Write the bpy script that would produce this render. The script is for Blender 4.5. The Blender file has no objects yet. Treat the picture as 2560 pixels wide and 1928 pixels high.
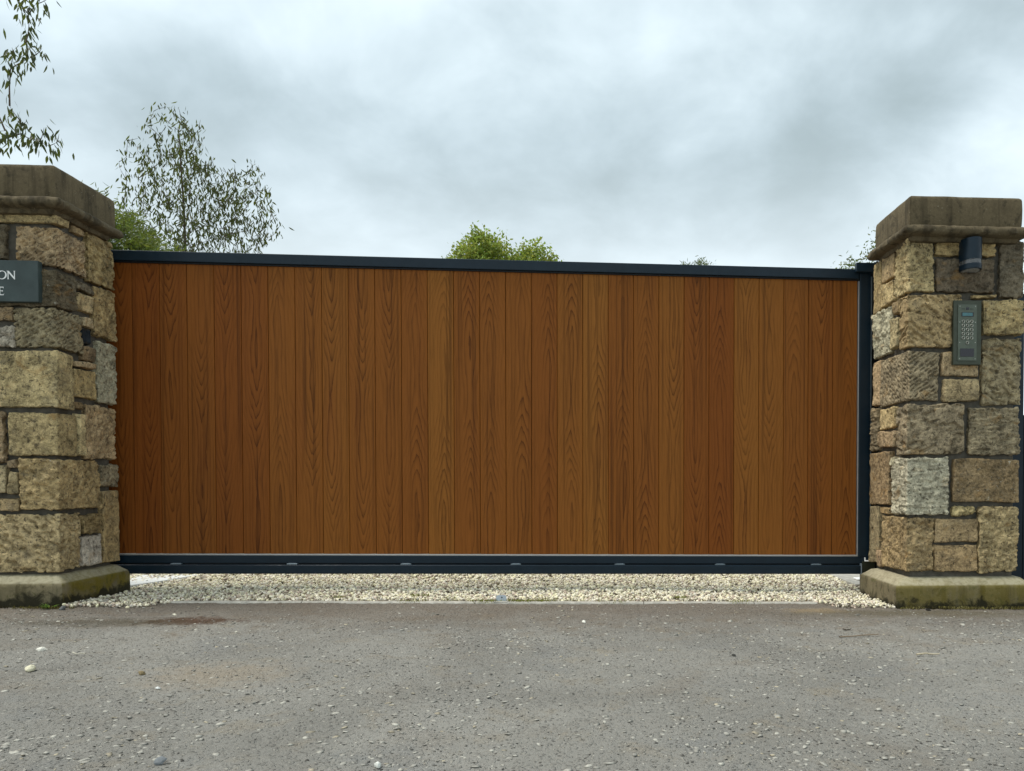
import bpy, bmesh, math, random
import numpy as np
from mathutils import Vector, Matrix, Euler

# ------------------------------------------------------------------ camera, sky, sun, exposure
scene = bpy.context.scene
COL = scene.collection
R = math.radians

cam_d = bpy.data.cameras.new('camera')
cam = bpy.data.objects.new('camera', cam_d)
COL.objects.link(cam)
scene.camera = cam
cam.location = (0.0, 0.0, 0.72)
_yaw, _pitch = R(3.63), R(1.16)
_fw = Vector((math.sin(_yaw) * math.cos(_pitch), math.cos(_yaw) * math.cos(_pitch), -math.sin(_pitch)))
cam.rotation_euler = _fw.to_track_quat('-Z', 'Y').to_euler()
cam_d.sensor_fit = 'HORIZONTAL'
cam_d.sensor_width = 36.0
cam_d.lens = 1925.0 * 36.0 / 2560.0
cam_d.shift_x = -(1572.0 - 1280.0) / 2560.0
cam_d.shift_y = (1232.0 - 964.0) / 2560.0
cam_d.clip_start = 0.05
cam_d.clip_end = 2000.0

SUN_DIR = Vector((-0.44, -0.04, 0.90)).normalized()      # towards the sun, behind cloud
sun_d = bpy.data.lights.new('sun', 'SUN')
sun_d.energy = 1.5
sun_d.angle = R(22)
sun_d.color = (1.0, 0.965, 0.90)
sun = bpy.data.objects.new('sun', sun_d)
COL.objects.link(sun)
sun.rotation_euler = (-SUN_DIR).to_track_quat('-Z', 'Y').to_euler()
sun.location = (-6, -3, 9)

world = bpy.data.worlds.new('World')
scene.world = world
world.use_nodes = True


def build_world():
    nt = world.node_tree
    N, L = nt.nodes, nt.links
    N.clear()
    out = N.new('ShaderNodeOutputWorld')
    bg = N.new('ShaderNodeBackground')
    bg.inputs['Strength'].default_value = 0.1
    L.new(bg.outputs[0], out.inputs[0])
    sky = N.new('ShaderNodeTexSky')
    sky.sky_type = 'NISHITA'
    sky.sun_disc = False
    sky.sun_elevation = math.asin(SUN_DIR.z)
    sky.sun_rotation = math.atan2(SUN_DIR.x, SUN_DIR.y)
    tc = N.new('ShaderNodeTexCoord')
    sep = N.new('ShaderNodeSeparateXYZ')
    L.new(tc.outputs['Generated'], sep.inputs[0])

    def math_(op, a, b=None, c=None):
        n = N.new('ShaderNodeMath')
        n.operation = op
        for i, v in enumerate((a, b, c)):
            if v is None:
                continue
            if isinstance(v, (int, float)):
                n.inputs[i].default_value = v
            else:
                L.new(v, n.inputs[i])
        return n.outputs[0]
    zc = math_('MAXIMUM', sep.outputs[2], 0.0)
    den = math_('ADD', zc, 0.42)
    u = math_('DIVIDE', sep.outputs[0], den)
    v = math_('DIVIDE', sep.outputs[1], den)
    comb = N.new('ShaderNodeCombineXYZ')
    L.new(u, comb.inputs[0])
    L.new(v, comb.inputs[1])
    comb.inputs[2].default_value = 3.7

    def noise(scale, detail, rough, dist, off):
        mp = N.new('ShaderNodeMapping')
        mp.inputs['Location'].default_value = off
        L.new(comb.outputs[0], mp.inputs[0])
        n = N.new('ShaderNodeTexNoise')
        n.inputs['Scale'].default_value = scale
        n.inputs['Detail'].default_value = detail
        n.inputs['Roughness'].default_value = rough
        n.inputs['Distortion'].default_value = dist
        L.new(mp.outputs[0], n.inputs['Vector'])
        return n.outputs['Fac']
    n1 = noise(1.55, 3.0, 0.45, 0.15, (4.9, 1.4, 0))
    n2 = noise(4.4, 5.0, 0.55, 0.2, (7.1, 3.2, 0))
    mixn = math_('ADD', math_('MULTIPLY', n1, 0.66), math_('MULTIPLY', n2, 0.34))
    ramp = N.new('ShaderNodeValToRGB')
    cr = ramp.color_ramp
    cr.interpolation = 'B_SPLINE'
    cr.elements[0].position = 0.38
    cr.elements[0].color = (0.195, 0.240, 0.250, 1)
    cr.elements[1].position = 0.62
    cr.elements[1].color = (0.470, 0.540, 0.568, 1)
    e = cr.elements.new(0.50)
    e.color = (0.300, 0.362, 0.392, 1)
    L.new(mixn, ramp.inputs[0])
    # paler towards the horizon, where the cloud sheet is seen edge-on
    hz = N.new('ShaderNodeMapRange')
    hz.interpolation_type = 'SMOOTHSTEP'
    hz.inputs['From Min'].default_value = 0.05
    hz.inputs['From Max'].default_value = 0.42
    hz.inputs['To Min'].default_value = 0.92
    hz.inputs['To Max'].default_value = 0.0
    L.new(zc, hz.inputs['Value'])
    mx = N.new('ShaderNodeMix')
    mx.data_type = 'RGBA'
    L.new(hz.outputs[0], mx.inputs[0])
    L.new(ramp.outputs[0], mx.inputs[6])
    mx.inputs[7].default_value = (0.57, 0.62, 0.64, 1)
    sc = N.new('ShaderNodeVectorMath')
    sc.operation = 'SCALE'
    L.new(mx.outputs[2], sc.inputs[0])
    sc.inputs['Scale'].default_value = 10.0
    m2 = N.new('ShaderNodeMix')
    m2.data_type = 'RGBA'
    m2.inputs[0].default_value = 0.95
    L.new(sky.outputs[0], m2.inputs[6])
    L.new(sc.outputs[0], m2.inputs[7])
    L.new(m2.outputs[2], bg.inputs[0])


build_world()
vs = scene.view_settings
vs.view_transform = 'Standard'
vs.look = 'None'
vs.exposure = 1.08
vs.gamma = 1.0
vs.use_curve_mapping = False
scene.cycles.max_bounces = 5
scene.cycles.diffuse_bounces = 3
scene.cycles.glossy_bounces = 2
scene.cycles.transmission_bounces = 4

# ------------------------------------------------------------------ helpers
rng = np.random.default_rng(11)
random.seed(11)


def gz(x):
    """ground height: the frontage falls gently to the right"""
    return -0.0117 * (np.clip(x, -8.0, 8.0) + 2.84)


def _hash(ix, iy, iz):
    h = (ix.astype(np.int64) * 374761393 + iy.astype(np.int64) * 668265263 + iz.astype(np.int64) * 2147483647)
    h = (h ^ (h >> 13)) * 1274126177
    h = h ^ (h >> 16)
    return (h & 0xFFFF).astype(np.float64) / 32767.5 - 1.0


def vnoise(P):
    """smooth value noise in 3D, -1..1"""
    i = np.floor(P).astype(np.int64)
    f = P - i
    f = f * f * f * (f * (f * 6 - 15) + 10)
    x, y, z = i[:, 0], i[:, 1], i[:, 2]
    fx, fy, fz = f[:, 0], f[:, 1], f[:, 2]

    def l(a, b, t):
        return a + (b - a) * t
    return l(l(l(_hash(x, y, z), _hash(x + 1, y, z), fx), l(_hash(x, y + 1, z), _hash(x + 1, y + 1, z), fx), fy),
             l(l(_hash(x, y, z + 1), _hash(x + 1, y, z + 1), fx),
               l(_hash(x, y + 1, z + 1), _hash(x + 1, y + 1, z + 1), fx), fy), fz)


def fbm(P, octv=3, gain=0.5):
    s = np.zeros(len(P))
    a = 1.0
    t = 0.0
    for k in range(octv):
        s += a * vnoise(P * (2.03 ** k) + 17.3 * k)
        t += a
        a *= gain
    return s / t


def np_mesh(name, V, F, smooth=True, cols=None):
    """V (n,3), F (m,k) index array"""
    me = bpy.data.meshes.new(name)
    V = np.asarray(V, dtype=np.float32)
    F = np.asarray(F, dtype=np.int32)
    k = F.shape[1]
    me.vertices.add(len(V))
    me.vertices.foreach_set('co', V.ravel())
    me.loops.add(F.size)
    me.loops.foreach_set('vertex_index', F.ravel())
    me.polygons.add(len(F))
    me.polygons.foreach_set('loop_start', np.arange(0, F.size, k, dtype=np.int32))
    me.polygons.foreach_set('loop_total', np.full(len(F), k, dtype=np.int32))
    me.polygons.foreach_set('use_smooth', np.full(len(F), smooth, dtype=bool))
    me.update(calc_edges=True)
    if cols is not None:
        at = me.color_attributes.new('col', 'FLOAT_COLOR', 'POINT')
        at.data.foreach_set('color', np.asarray(cols, dtype=np.float32).ravel())
    return me


def link(name, me, mat=None, parent=None):
    o = bpy.data.objects.new(name, me)
    COL.objects.link(o)
    if mat is not None and me is not None and len(me.materials) == 0:
        me.materials.append(mat)
    if parent is not None:
        o.parent = parent
    return o


def thing(name, label, cat, loc=(0, 0, 0), group=None, rotz=0.0):
    o = bpy.data.objects.new(name, None)
    o.empty_display_size = 0.1
    COL.objects.link(o)
    o.location = loc
    o.rotation_euler = (0, 0, rotz)
    tag(o, label, cat, group)
    return o


def tag(o, label, cat, group=None):
    o['label'] = label
    o['category'] = cat
    if group:
        o['group'] = group
    return o


def bm_obj(name, bm, mat, parent=None, smooth=False, angle=None):
    me = bpy.data.meshes.new(name)
    bm.normal_update()
    bm.to_mesh(me)
    bm.free()
    if smooth:
        for p in me.polygons:
            p.use_smooth = True
        if angle:
            me.set_sharp_from_angle(angle=R(angle))
    return link(name, me, mat, parent)


def bm_box(bm, x0, x1, y0, y1, z0, z1, bev=0.0, seg=1):
    vs_ = [bm.verts.new(p) for p in ((x0, y0, z0), (x1, y0, z0), (x1, y1, z0), (x0, y1, z0),
                                     (x0, y0, z1), (x1, y0, z1), (x1, y1, z1), (x0, y1, z1))]
    fs = [bm.faces.new([vs_[i] for i in f]) for f in
          ((0, 3, 2, 1), (4, 5, 6, 7), (0, 1, 5, 4), (1, 2, 6, 5), (2, 3, 7, 6), (3, 0, 4, 7))]
    if bev > 0:
        es = set()
        for f in fs:
            es.update(f.edges)
        bmesh.ops.bevel(bm, geom=list(es), offset=bev, segments=seg, profile=0.5, affect='EDGES')
    return vs_


def box_obj(name, dims, mat, parent=None, bev=0.003, seg=2, shear=0.0, x_ref=0.0):
    bm = bmesh.new()
    bm_box(bm, *dims, bev=bev, seg=seg)
    if shear:
        for v in bm.verts:
            v.co.z += shear * (v.co.x - x_ref)
    return bm_obj(name, bm, mat, parent)


# ------------------------------------------------------------------ materials
class NT:
    def __init__(self, name):
        self.m = bpy.data.materials.new(name)
        self.m.use_nodes = True
        self.nt = self.m.node_tree
        self.N, self.L = self.nt.nodes, self.nt.links
        self.bsdf = self.N['Principled BSDF']

    def n(self, t, **kw):
        nd = self.N.new(t)
        for k, v in kw.items():
            setattr(nd, k, v)
        return nd

    def set(self, sock, v):
        if isinstance(v, (int, float)):
            sock.default_value = v
        elif isinstance(v, (tuple, list)):
            sock.default_value = v if len(v) != 3 or sock.type == 'VECTOR' else (*v, 1)
        else:
            self.L.new(v, sock)

    def math(self, op, a, b=None, c=None, clamp=False):
        nd = self.n('ShaderNodeMath', operation=op, use_clamp=clamp)
        for i, v in enumerate((a, b, c)):
            if v is not None:
                self.set(nd.inputs[i], v)
        return nd.outputs[0]

    def mix(self, fac, a, b, mode='MIX'):
        nd = self.n('ShaderNodeMix', data_type='RGBA', blend_type=mode)
        self.set(nd.inputs[0], fac)
        self.set(nd.inputs[6], a)
        self.set(nd.inputs[7], b)
        return nd.outputs[2]

    def noise(self, vec, scale, detail=4, rough=0.55, dist=0.0, out='Fac'):
        nd = self.n('ShaderNodeTexNoise')
        nd.inputs['Scale'].default_value = scale
        nd.inputs['Detail'].default_value = detail
        nd.inputs['Roughness'].default_value = rough
        nd.inputs['Distortion'].default_value = dist
        if vec is not None:
            self.L.new(vec, nd.inputs['Vector'])
        return nd.outputs[out]

    def vor(self, vec, scale, feature='F1', out='Distance', rnd=1.0):
        nd = self.n('ShaderNodeTexVoronoi', feature=feature)
        nd.inputs['Scale'].default_value = scale
        nd.inputs['Randomness'].default_value = rnd
        self.L.new(vec, nd.inputs['Vector'])
        return nd.outputs[out]

    def mapr(self, v, a, b, c=0.0, d=1.0, smooth=True):
        nd = self.n('ShaderNodeMapRange')
        nd.interpolation_type = 'SMOOTHSTEP' if smooth else 'LINEAR'
        self.set(nd.inputs['Value'], v)
        for k, x in (('From Min', a), ('From Max', b), ('To Min', c), ('To Max', d)):
            nd.inputs[k].default_value = x
        return nd.outputs[0]

    def mapping(self, vec, loc=(0, 0, 0), scale=(1, 1, 1), rot=(0, 0, 0)):
        nd = self.n('ShaderNodeMapping')
        nd.inputs['Location'].default_value = loc
        nd.inputs['Scale'].default_value = scale
        nd.inputs['Rotation'].default_value = rot
        self.L.new(vec, nd.inputs[0])
        return nd.outputs[0]

    def pos(self):
        return self.n('ShaderNodeNewGeometry').outputs['Position']

    def bump(self, h, strength=0.5, dist=0.01, normal=None):
        nd = self.n('ShaderNodeBump')
        nd.inputs['Strength'].default_value = strength
        nd.inputs['Distance'].default_value = dist
        self.L.new(h, nd.inputs['Height'])
        if normal is not None:
            self.L.new(normal, nd.inputs['Normal'])
        self.L.new(nd.outputs[0], self.bsdf.inputs['Normal'])
        return nd.outputs[0]

    def col(self, c):
        self.set(self.bsdf.inputs['Base Color'], c)

    def rough(self, v):
        self.set(self.bsdf.inputs['Roughness'], v)

    def spec(self, v):
        self.set(self.bsdf.inputs['Specular IOR Level'], v)


def mat_stone():
    t = NT('sandstone')
    p = t.pos()
    oi = t.n('ShaderNodeObjectInfo')
    base = oi.outputs['Color']
    seed = t.n('ShaderNodeVectorMath', operation='ADD')
    t.L.new(p, seed.inputs[0])
    cmb = t.n('ShaderNodeCombineXYZ')
    t.set(cmb.inputs[0], t.math('MULTIPLY', oi.outputs['Random'], 31.0))
    t.set(cmb.inputs[1], t.math('MULTIPLY', oi.outputs['Random'], 17.0))
    t.L.new(cmb.outputs[0], seed.inputs[1])
    q = seed.outputs[0]
    n1 = t.noise(q, 11, 5, 0.6, 0.4)
    n2 = t.noise(q, 45, 4, 0.65)
    n3 = t.noise(q, 170, 3, 0.6)
    v = t.math('ADD', t.math('MULTIPLY', n1, 0.75), t.math('ADD', t.math('MULTIPLY', n2, 0.6), t.math('MULTIPLY', n3, 0.5)))
    val = t.mapr(v, 0.70, 1.14, 0.30, 1.62, False)
    hs = t.n('ShaderNodeVectorMath', operation='SCALE')
    t.L.new(base, hs.inputs[0])
    t.L.new(val, hs.inputs['Scale'])
    c = hs.outputs[0]
    rust = t.mapr(t.noise(t.mapping(q, scale=(1, 1, 1.6)), 7, 4, 0.6, 1.0), 0.56, 0.72, 0, 0.5)
    c = t.mix(rust, c, (0.40, 0.23, 0.075))
    grey = t.mapr(t.noise(t.mapping(q, loc=(3, 9, 1)), 9, 5, 0.65, 0.8), 0.52, 0.70, 0, 0.32)
    c = t.mix(grey, c, (0.23, 0.205, 0.15))
    drk = t.mapr(t.noise(t.mapping(q, loc=(5, 2, 7)), 48, 4, 0.75), 0.53, 0.66, 0, 0.85)
    c = t.mix(drk, c, (0.055, 0.045, 0.03))
    # lichen, amount per stone from the object's alpha
    lz = t.noise(t.mapping(q, loc=(1, 4, 2)), 55, 5, 0.75, 0.6)
    lz2 = t.noise(t.mapping(q, loc=(8, 4, 2)), 8, 3, 0.6)
    lm = t.math('ADD', lz, t.math('MULTIPLY', lz2, 0.35))
    thr = t.math('SUBTRACT', 0.955, t.math('MULTIPLY', oi.outputs['Alpha'], 0.22))
    lf = t.math('MULTIPLY', t.math('SUBTRACT', lm, thr), 16.0, clamp=True)
    c = t.mix(t.math('MULTIPLY', lf, 0.85), c, (0.58, 0.56, 0.46))
    t.col(c)
    t.rough(0.92)
    t.spec(0.2)
    h = t.math('ADD', t.math('MULTIPLY', n2, 0.6), t.math('MULTIPLY', n3, 0.5))
    t.bump(h, 1.0, 0.018)
    return t.m


def mat_dressed(name, base, green=0.0, axis=None):
    """axis: outward direction of the damp face that carries the algae"""
    t = NT(name)
    p = t.pos()
    n1 = t.noise(p, 6, 5, 0.6, 0.5)
    n2 = t.noise(p, 60, 4, 0.65)
    n3 = t.noise(p, 260, 2, 0.6)
    strk = t.noise(t.mapping(p, scale=(14, 14, 1.4)), 1.0, 4, 0.6, 0.3)
    v = t.math('ADD', t.math('MULTIPLY', n1, 0.8), t.math('ADD', t.math('MULTIPLY', n2, 0.5), t.math('MULTIPLY', n3, 0.35)))
    val = t.mapr(v, 0.55, 1.1, 0.62, 1.3, False)
    s = t.n('ShaderNodeVectorMath', operation='SCALE')
    s.inputs[0].default_value = base
    t.L.new(val, s.inputs['Scale'])
    c = s.outputs[0]
    c = t.mix(t.mapr(strk, 0.48, 0.68, 0, 0.75), c, tuple(b * 0.30 for b in base))
    blk = t.mapr(t.noise(t.mapping(p, loc=(3, 7, 5)), 16, 5, 0.7, 0.5), 0.53, 0.66, 0, 0.6)
    c = t.mix(blk, c, (0.035, 0.029, 0.018))
    if green:
        dp = t.n('ShaderNodeVectorMath', operation='DOT_PRODUCT')
        t.L.new(t.n('ShaderNodeNewGeometry').outputs['True Normal'], dp.inputs[0])
        dp.inputs[1].default_value = axis
        face = t.mapr(dp.outputs['Value'], 0.1, 0.7, 0.12, 1.0)
        g = t.mapr(t.noise(t.mapping(p, loc=(4, 1, 8), scale=(1, 1, 0.7)), 5, 5, 0.6, 0.6), 0.30, 0.55, 0, green)
        c = t.mix(t.math('MULTIPLY', g, face), c, (0.170, 0.132, 0.011))
        g2 = t.mapr(t.noise(t.mapping(p, loc=(9, 6, 3)), 14, 5, 0.7, 0.6), 0.54, 0.70, 0, green)
        c = t.mix(g2, c, (0.075, 0.075, 0.02))
    lich = t.mapr(t.noise(t.mapping(p, loc=(2, 5, 3)), 70, 4, 0.75), 0.64, 0.72, 0, 0.5)
    c = t.mix(lich, c, (0.5, 0.47, 0.37))
    t.col(c)
    t.rough(0.93)
    t.spec(0.2)
    t.bump(t.math('ADD', t.math('MULTIPLY', n2, 0.6), t.math('MULTIPLY', n3, 0.6)), 0.6, 0.004)
    return t


def mat_simple(name, color, rough=0.6, metal=0.0, var=0.1, scale=20, bump=0.0, spec=0.5):
    t = NT(name)
    p = t.pos()
    n = t.noise(p, scale, 4, 0.6)
    s = t.n('ShaderNodeVectorMath', operation='SCALE')
    s.inputs[0].default_value = color
    t.L.new(t.mapr(n, 0.3, 0.7, 1 - var, 1 + var, False), s.inputs['Scale'])
    t.col(s.outputs[0])
    t.set(t.bsdf.inputs['Metallic'], metal)
    t.set(t.bsdf.inputs['Roughness'], t.mapr(t.noise(p, scale * 2.7, 3), 0.3, 0.7, max(rough - 0.08, 0.02), rough + 0.08, False))
    t.spec(spec)
    if bump:
        t.bump(t.noise(p, scale * 6, 3), bump, 0.003)
    return t.m


def mat_wood():
    t = NT('foiled_oak')
    tc = t.n('ShaderNodeTexCoord')
    oi = t.n('ShaderNodeObjectInfo')
    sx = t.n('ShaderNodeSeparateXYZ')
    t.L.new(tc.outputs['Object'], sx.inputs[0])
    x, z = sx.outputs[0], sx.outputs[2]
    flip = t.n('ShaderNodeAttribute', attribute_type='OBJECT', attribute_name='grain_flip').outputs['Fac']
    phase = t.n('ShaderNodeAttribute', attribute_type='OBJECT', attribute_name='grain_phase').outputs['Fac']
    tone = t.n('ShaderNodeAttribute', attribute_type='OBJECT', attribute_name='tone').outputs['Fac']
    heart = t.n('ShaderNodeAttribute', attribute_type='OBJECT', attribute_name='heart').outputs['Fac']
    zz = t.math('MULTIPLY_ADD', z, flip, phase)
    cz = t.n('ShaderNodeCombineXYZ')
    t.set(cz.inputs[0], t.math('MULTIPLY', phase, 3.1))
    t.set(cz.inputs[2], zz)
    # heart line wanders, grain field = nested pointed arches with the odd closed eye
    wander = t.math('MULTIPLY', t.math('SUBTRACT', t.noise(cz.outputs[0], 1.6, 2, 0.5), 0.5), 0.05)
    xc = t.math('SUBTRACT', t.math('SUBTRACT', x, heart), wander)
    cv = t.n('ShaderNodeCombineXYZ')
    t.set(cv.inputs[0], t.math('MULTIPLY', x, 9.0))
    t.set(cv.inputs[1], phase)
    t.set(cv.inputs[2], t.math('MULTIPLY', zz, 1.1))
    wob = t.noise(cv.outputs[0], 3.2, 3, 0.55)
    wob2 = t.noise(cv.outputs[0], 1.0, 2, 0.5)
    V = t.math('SQRT', t.math('ADD', t.math('MULTIPLY', xc, xc), 0.00005))
    eye = t.math('MULTIPLY', t.math('SINE', t.math('MULTIPLY', zz, 5.6)), 0.25)
    fz = t.math('MULTIPLY', t.math('ADD', zz, eye), 5.0)
    field = t.math('ADD', t.math('ADD', fz, t.math('MULTIPLY', V, 44.0)),
                   t.math('ADD', t.math('MULTIPLY', wob, 1.3), t.math('MULTIPLY', wob2, 1.8)))
    fr = t.math('FRACT', field)
    line = t.math('POWER', fr, 4.0)
    lead = t.mapr(fr, 0.0, 0.10, 1.0, 0.0)
    line = t.math('MAXIMUM', line, t.math('MULTIPLY', lead, 0.6))
    fine = t.n('ShaderNodeCombineXYZ')
    t.set(fine.inputs[0], t.math('MULTIPLY', x, 230.0))
    t.set(fine.inputs[1], phase)
    t.set(fine.inputs[2], t.math('MULTIPLY', zz, 7.0))
    pores = t.noise(fine.outputs[0], 1.0, 3, 0.6)
    broad = t.noise(cv.outputs[0], 0.8, 3, 0.5)
    stv = t.n('ShaderNodeCombineXYZ')
    t.set(stv.inputs[0], t.math('MULTIPLY', x, 55.0))
    t.set(stv.inputs[1], phase)
    t.set(stv.inputs[2], t.math('MULTIPLY', zz, 0.5))
    streak = t.noise(stv.outputs[0], 1.0, 3, 0.55)
    light = t.mix(tone, (0.200, 0.053, 0.0078), (0.300, 0.122, 0.0220))
    dark = t.mix(tone, (0.038, 0.0095, 0.0015), (0.060, 0.0190, 0.003))
    axc = t.math('ABSOLUTE', xc)
    fac = t.math('MULTIPLY', t.math('MULTIPLY', line, t.mapr(axc, 0.018, 0.062, 1.0, 0.28)), t.mapr(broad, 0.3, 0.7, 0.40, 1.0))
    c = t.mix(fac, light, dark)
    c = t.mix(t.mapr(pores, 0.45, 0.75, 0.0, 0.28), c, dark)
    c = t.mix(t.mapr(streak, 0.50, 0.72, 0.0, 0.55), c, dark)
    c = t.mix(t.mapr(broad, 0.5, 0.75, 0.0, 0.30), c, (0.20, 0.058, 0.012))
    t.col(c)
    t.rough(t.mapr(pores, 0.3, 0.7, 0.5, 0.62))
    t.spec(0.12)
    t.bump(t.math('ADD', t.math('MULTIPLY', pores, 0.6), t.math('MULTIPLY', fr, 0.3)), 0.12, 0.002)
    return t.m


def mat_tarmac():
    t = NT('old_tarmac')
    p = t.pos()
    sx = t.n('ShaderNodeSeparateXYZ')
    t.L.new(p, sx.inputs[0])
    flat = t.mapping(p, scale=(1, 1, 0))
    big = t.noise(flat, 0.9, 5, 0.6, 0.6)
    mid = t.noise(flat, 5.5, 5, 0.65, 0.4)
    fine = t.noise(flat, 90, 4, 0.7)
    grit = t.noise(flat, 300, 2, 0.7)
    c = t.mix(t.mapr(big, 0.35, 0.65), (0.235, 0.224, 0.198), (0.310, 0.296, 0.262))
    c = t.mix(t.mapr(mid, 0.52, 0.72, 0, 0.45), c, (0.27, 0.222, 0.155))
    c = t.mix(t.mapr(t.noise(t.mapping(flat, loc=(2, 8, 0)), 1.6, 4, 0.6, 0.5), 0.52, 0.70, 0, 0.40), c, (0.215, 0.178, 0.135))
    c = t.mix(t.mapr(t.noise(t.mapping(flat, loc=(6, 1, 0)), 3.4, 5, 0.7, 0.5), 0.60, 0.72, 0, 0.40), c, (0.34, 0.29, 0.21))
    c = t.mix(t.mapr(t.noise(t.mapping(flat, loc=(7, 3, 0)), 2.1, 4, 0.6), 0.55, 0.7, 0, 0.5), c, (0.225, 0.225, 0.215))
    # brown wash towards the gate: brown staining with the gate's shadow painted in
    yb = t.math('ADD', sx.outputs[1], t.math('MULTIPLY', t.math('SUBTRACT', mid, 0.5), 1.3))
    c = t.mix(t.mapr(yb, 3.5, 4.45, 0, 0.65), c, (0.175, 0.136, 0.098))
    # aggregate
    warp = t.n('ShaderNodeVectorMath', operation='MULTIPLY_ADD')
    nn = t.noise(flat, 60, 2, 0.5, out='Color')
    t.L.new(nn, warp.inputs[0])
    warp.inputs[1].default_value = (0.012, 0.012, 0)
    t.L.new(flat, warp.inputs[2])
    vd = t.vor(warp.outputs[0], 75)
    vc = t.vor(warp.outputs[0], 75, out='Color')
    vs_ = t.n('ShaderNodeSeparateColor')
    t.L.new(vc, vs_.inputs[0])
    inside = t.mapr(vd, 0.42, 0.22, 0, 1)
    pale = t.math('MULTIPLY', inside, t.mapr(vs_.outputs[0], 0.70, 0.96, 0, 1))
    c = t.mix(t.math('MULTIPLY', pale, 0.6), c, (0.47, 0.44, 0.37))
    dk = t.math('MULTIPLY', inside, t.mapr(vs_.outputs[1], 0.78, 0.95, 0, 1))
    c = t.mix(t.math('MULTIPLY', dk, 0.6), c, (0.085, 0.08, 0.07))
    c = t.mix(t.mapr(fine, 0.54, 0.70, 0, 0.7), c, (0.085, 0.08, 0.068))
    c = t.mix(t.mapr(grit, 0.56, 0.72, 0, 0.6), c, (0.40, 0.38, 0.335))
    # rusty stain and dark organic dirt in front of the left pier
    def blob(x0, y0, sx_, sy_, thr0, thr1):
        m = t.mapping(p, loc=(-x0 / sx_, -y0 / sy_, 0), scale=(1 / sx_, 1 / sy_, 0))
        ln = t.n('ShaderNodeVectorMath', operation='LENGTH')
        t.L.new(m, ln.inputs[0])
        d = t.math('ADD', ln.outputs['Value'], t.math('MULTIPLY', t.math('SUBTRACT', t.noise(flat, 11, 5, 0.7), 0.5), 2.2))
        return t.mapr(d, thr0, thr1, 1, 0)
    c = t.mix(t.math('MULTIPLY', blob(-1.98, 4.02, 0.30, 0.13, 0.3, 1.1), 0.85), c, (0.085, 0.036, 0.016))
    c = t.mix(t.math('MULTIPLY', blob(-2.35, 3.98, 0.55, 0.14, 0.2, 1.2), 0.6), c, (0.075, 0.06, 0.032))
    c = t.mix(t.math('MULTIPLY', blob(1.35, 4.33, 0.22, 0.10, 0.2, 1.2), 0.7), c, (0.36, 0.27, 0.16))
    c = t.mix(t.math('MULTIPLY', blob(-1.35, 2.95, 0.30, 0.22, 0.2, 1.3), 0.4), c, (0.33, 0.25, 0.16))
    c = t.mix(t.math('MULTIPLY', blob(1.9, 4.25, 0.9, 0.14, 0.2, 1.2), 0.6), c, (0.12, 0.10, 0.055))
    t.col(c)
    t.rough(0.9)
    t.spec(0.25)
    h = t.math('ADD', t.math('MULTIPLY', inside, 0.5), t.math('ADD', t.math('MULTIPLY', fine, 0.9), t.math('MULTIPLY', grit, 0.5)))
    t.bump(h, 1.0, 0.010)
    return t.m


def mat_vcol(name, rough=0.85, bump=0.0, scale=200, mult=0.2, spec=0.25):
    t = NT(name)
    a = t.n('ShaderNodeVertexColor', layer_name='col')
    p = t.pos()
    n = t.noise(p, scale, 3, 0.6)
    s = t.n('ShaderNodeVectorMath', operation='SCALE')
    t.L.new(a.outputs[0], s.inputs[0])
    t.L.new(t.mapr(n, 0.3, 0.7, 1 - mult, 1 + mult, False), s.inputs['Scale'])
    t.col(s.outputs[0])
    t.rough(rough)
    t.spec(spec)
    if bump:
        t.bump(n, bump, 0.003)
    return t


def mat_leaf(name, rough=0.5, trans=0.35):
    t = mat_vcol(name, rough=rough, scale=30, mult=0.12, spec=0.35)
    tr = t.n('ShaderNodeBsdfTranslucent')
    a = t.n('ShaderNodeVertexColor', layer_name='col')
    g = t.mix(0.5, a.outputs[0], (0.35, 0.42, 0.05))
    t.L.new(g, tr.inputs[0])
    ms = t.n('ShaderNodeMixShader')
    ms.inputs[0].default_value = trans
    out = t.N['Material Output']
    t.L.new(t.bsdf.outputs[0], ms.inputs[1])
    t.L.new(tr.outputs[0], ms.inputs[2])
    t.L.new(ms.outputs[0], out.inputs[0])
    return t.m


M = {}
M['stone'] = mat_stone()
M['mortar'] = mat_simple('lime_mortar', (0.105, 0.096, 0.078), 0.95, var=0.3, scale=25, bump=0.8, spec=0.15)
M['cap'] = mat_dressed('weathered_cap_stone', (0.128, 0.100, 0.058)).m
M['moulding'] = mat_dressed('weathered_moulding_stone', (0.120, 0.094, 0.055)).m


def mat_plinth(name, green, axis, foot_z):
    """dressed plinth: pale chamfer, algae on the upright faces, black moss along the foot"""
    t = mat_dressed(name, (0.190, 0.160, 0.098), green=green, axis=axis)
    tc = t.n('ShaderNodeTexCoord')
    sp = t.n('ShaderNodeSeparateXYZ')
    t.L.new(tc.outputs['Object'], sp.inputs[0])
    base = t.bsdf.inputs['Base Color'].links[0].from_socket
    nz = t.noise(t.pos(), 30, 5, 0.75, 0.5)
    pale = t.math('MULTIPLY', t.mapr(sp.outputs[2], 0.128, 0.140, 0, 0.85), t.mapr(nz, 0.35, 0.6, 0.5, 1))
    c = t.mix(pale, base, (0.44, 0.395, 0.270))
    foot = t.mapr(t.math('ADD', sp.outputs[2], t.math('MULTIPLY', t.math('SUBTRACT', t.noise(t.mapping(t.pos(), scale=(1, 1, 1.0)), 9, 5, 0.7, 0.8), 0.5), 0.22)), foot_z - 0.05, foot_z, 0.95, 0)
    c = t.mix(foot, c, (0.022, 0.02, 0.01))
    t.col(c)
    return t.m


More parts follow.
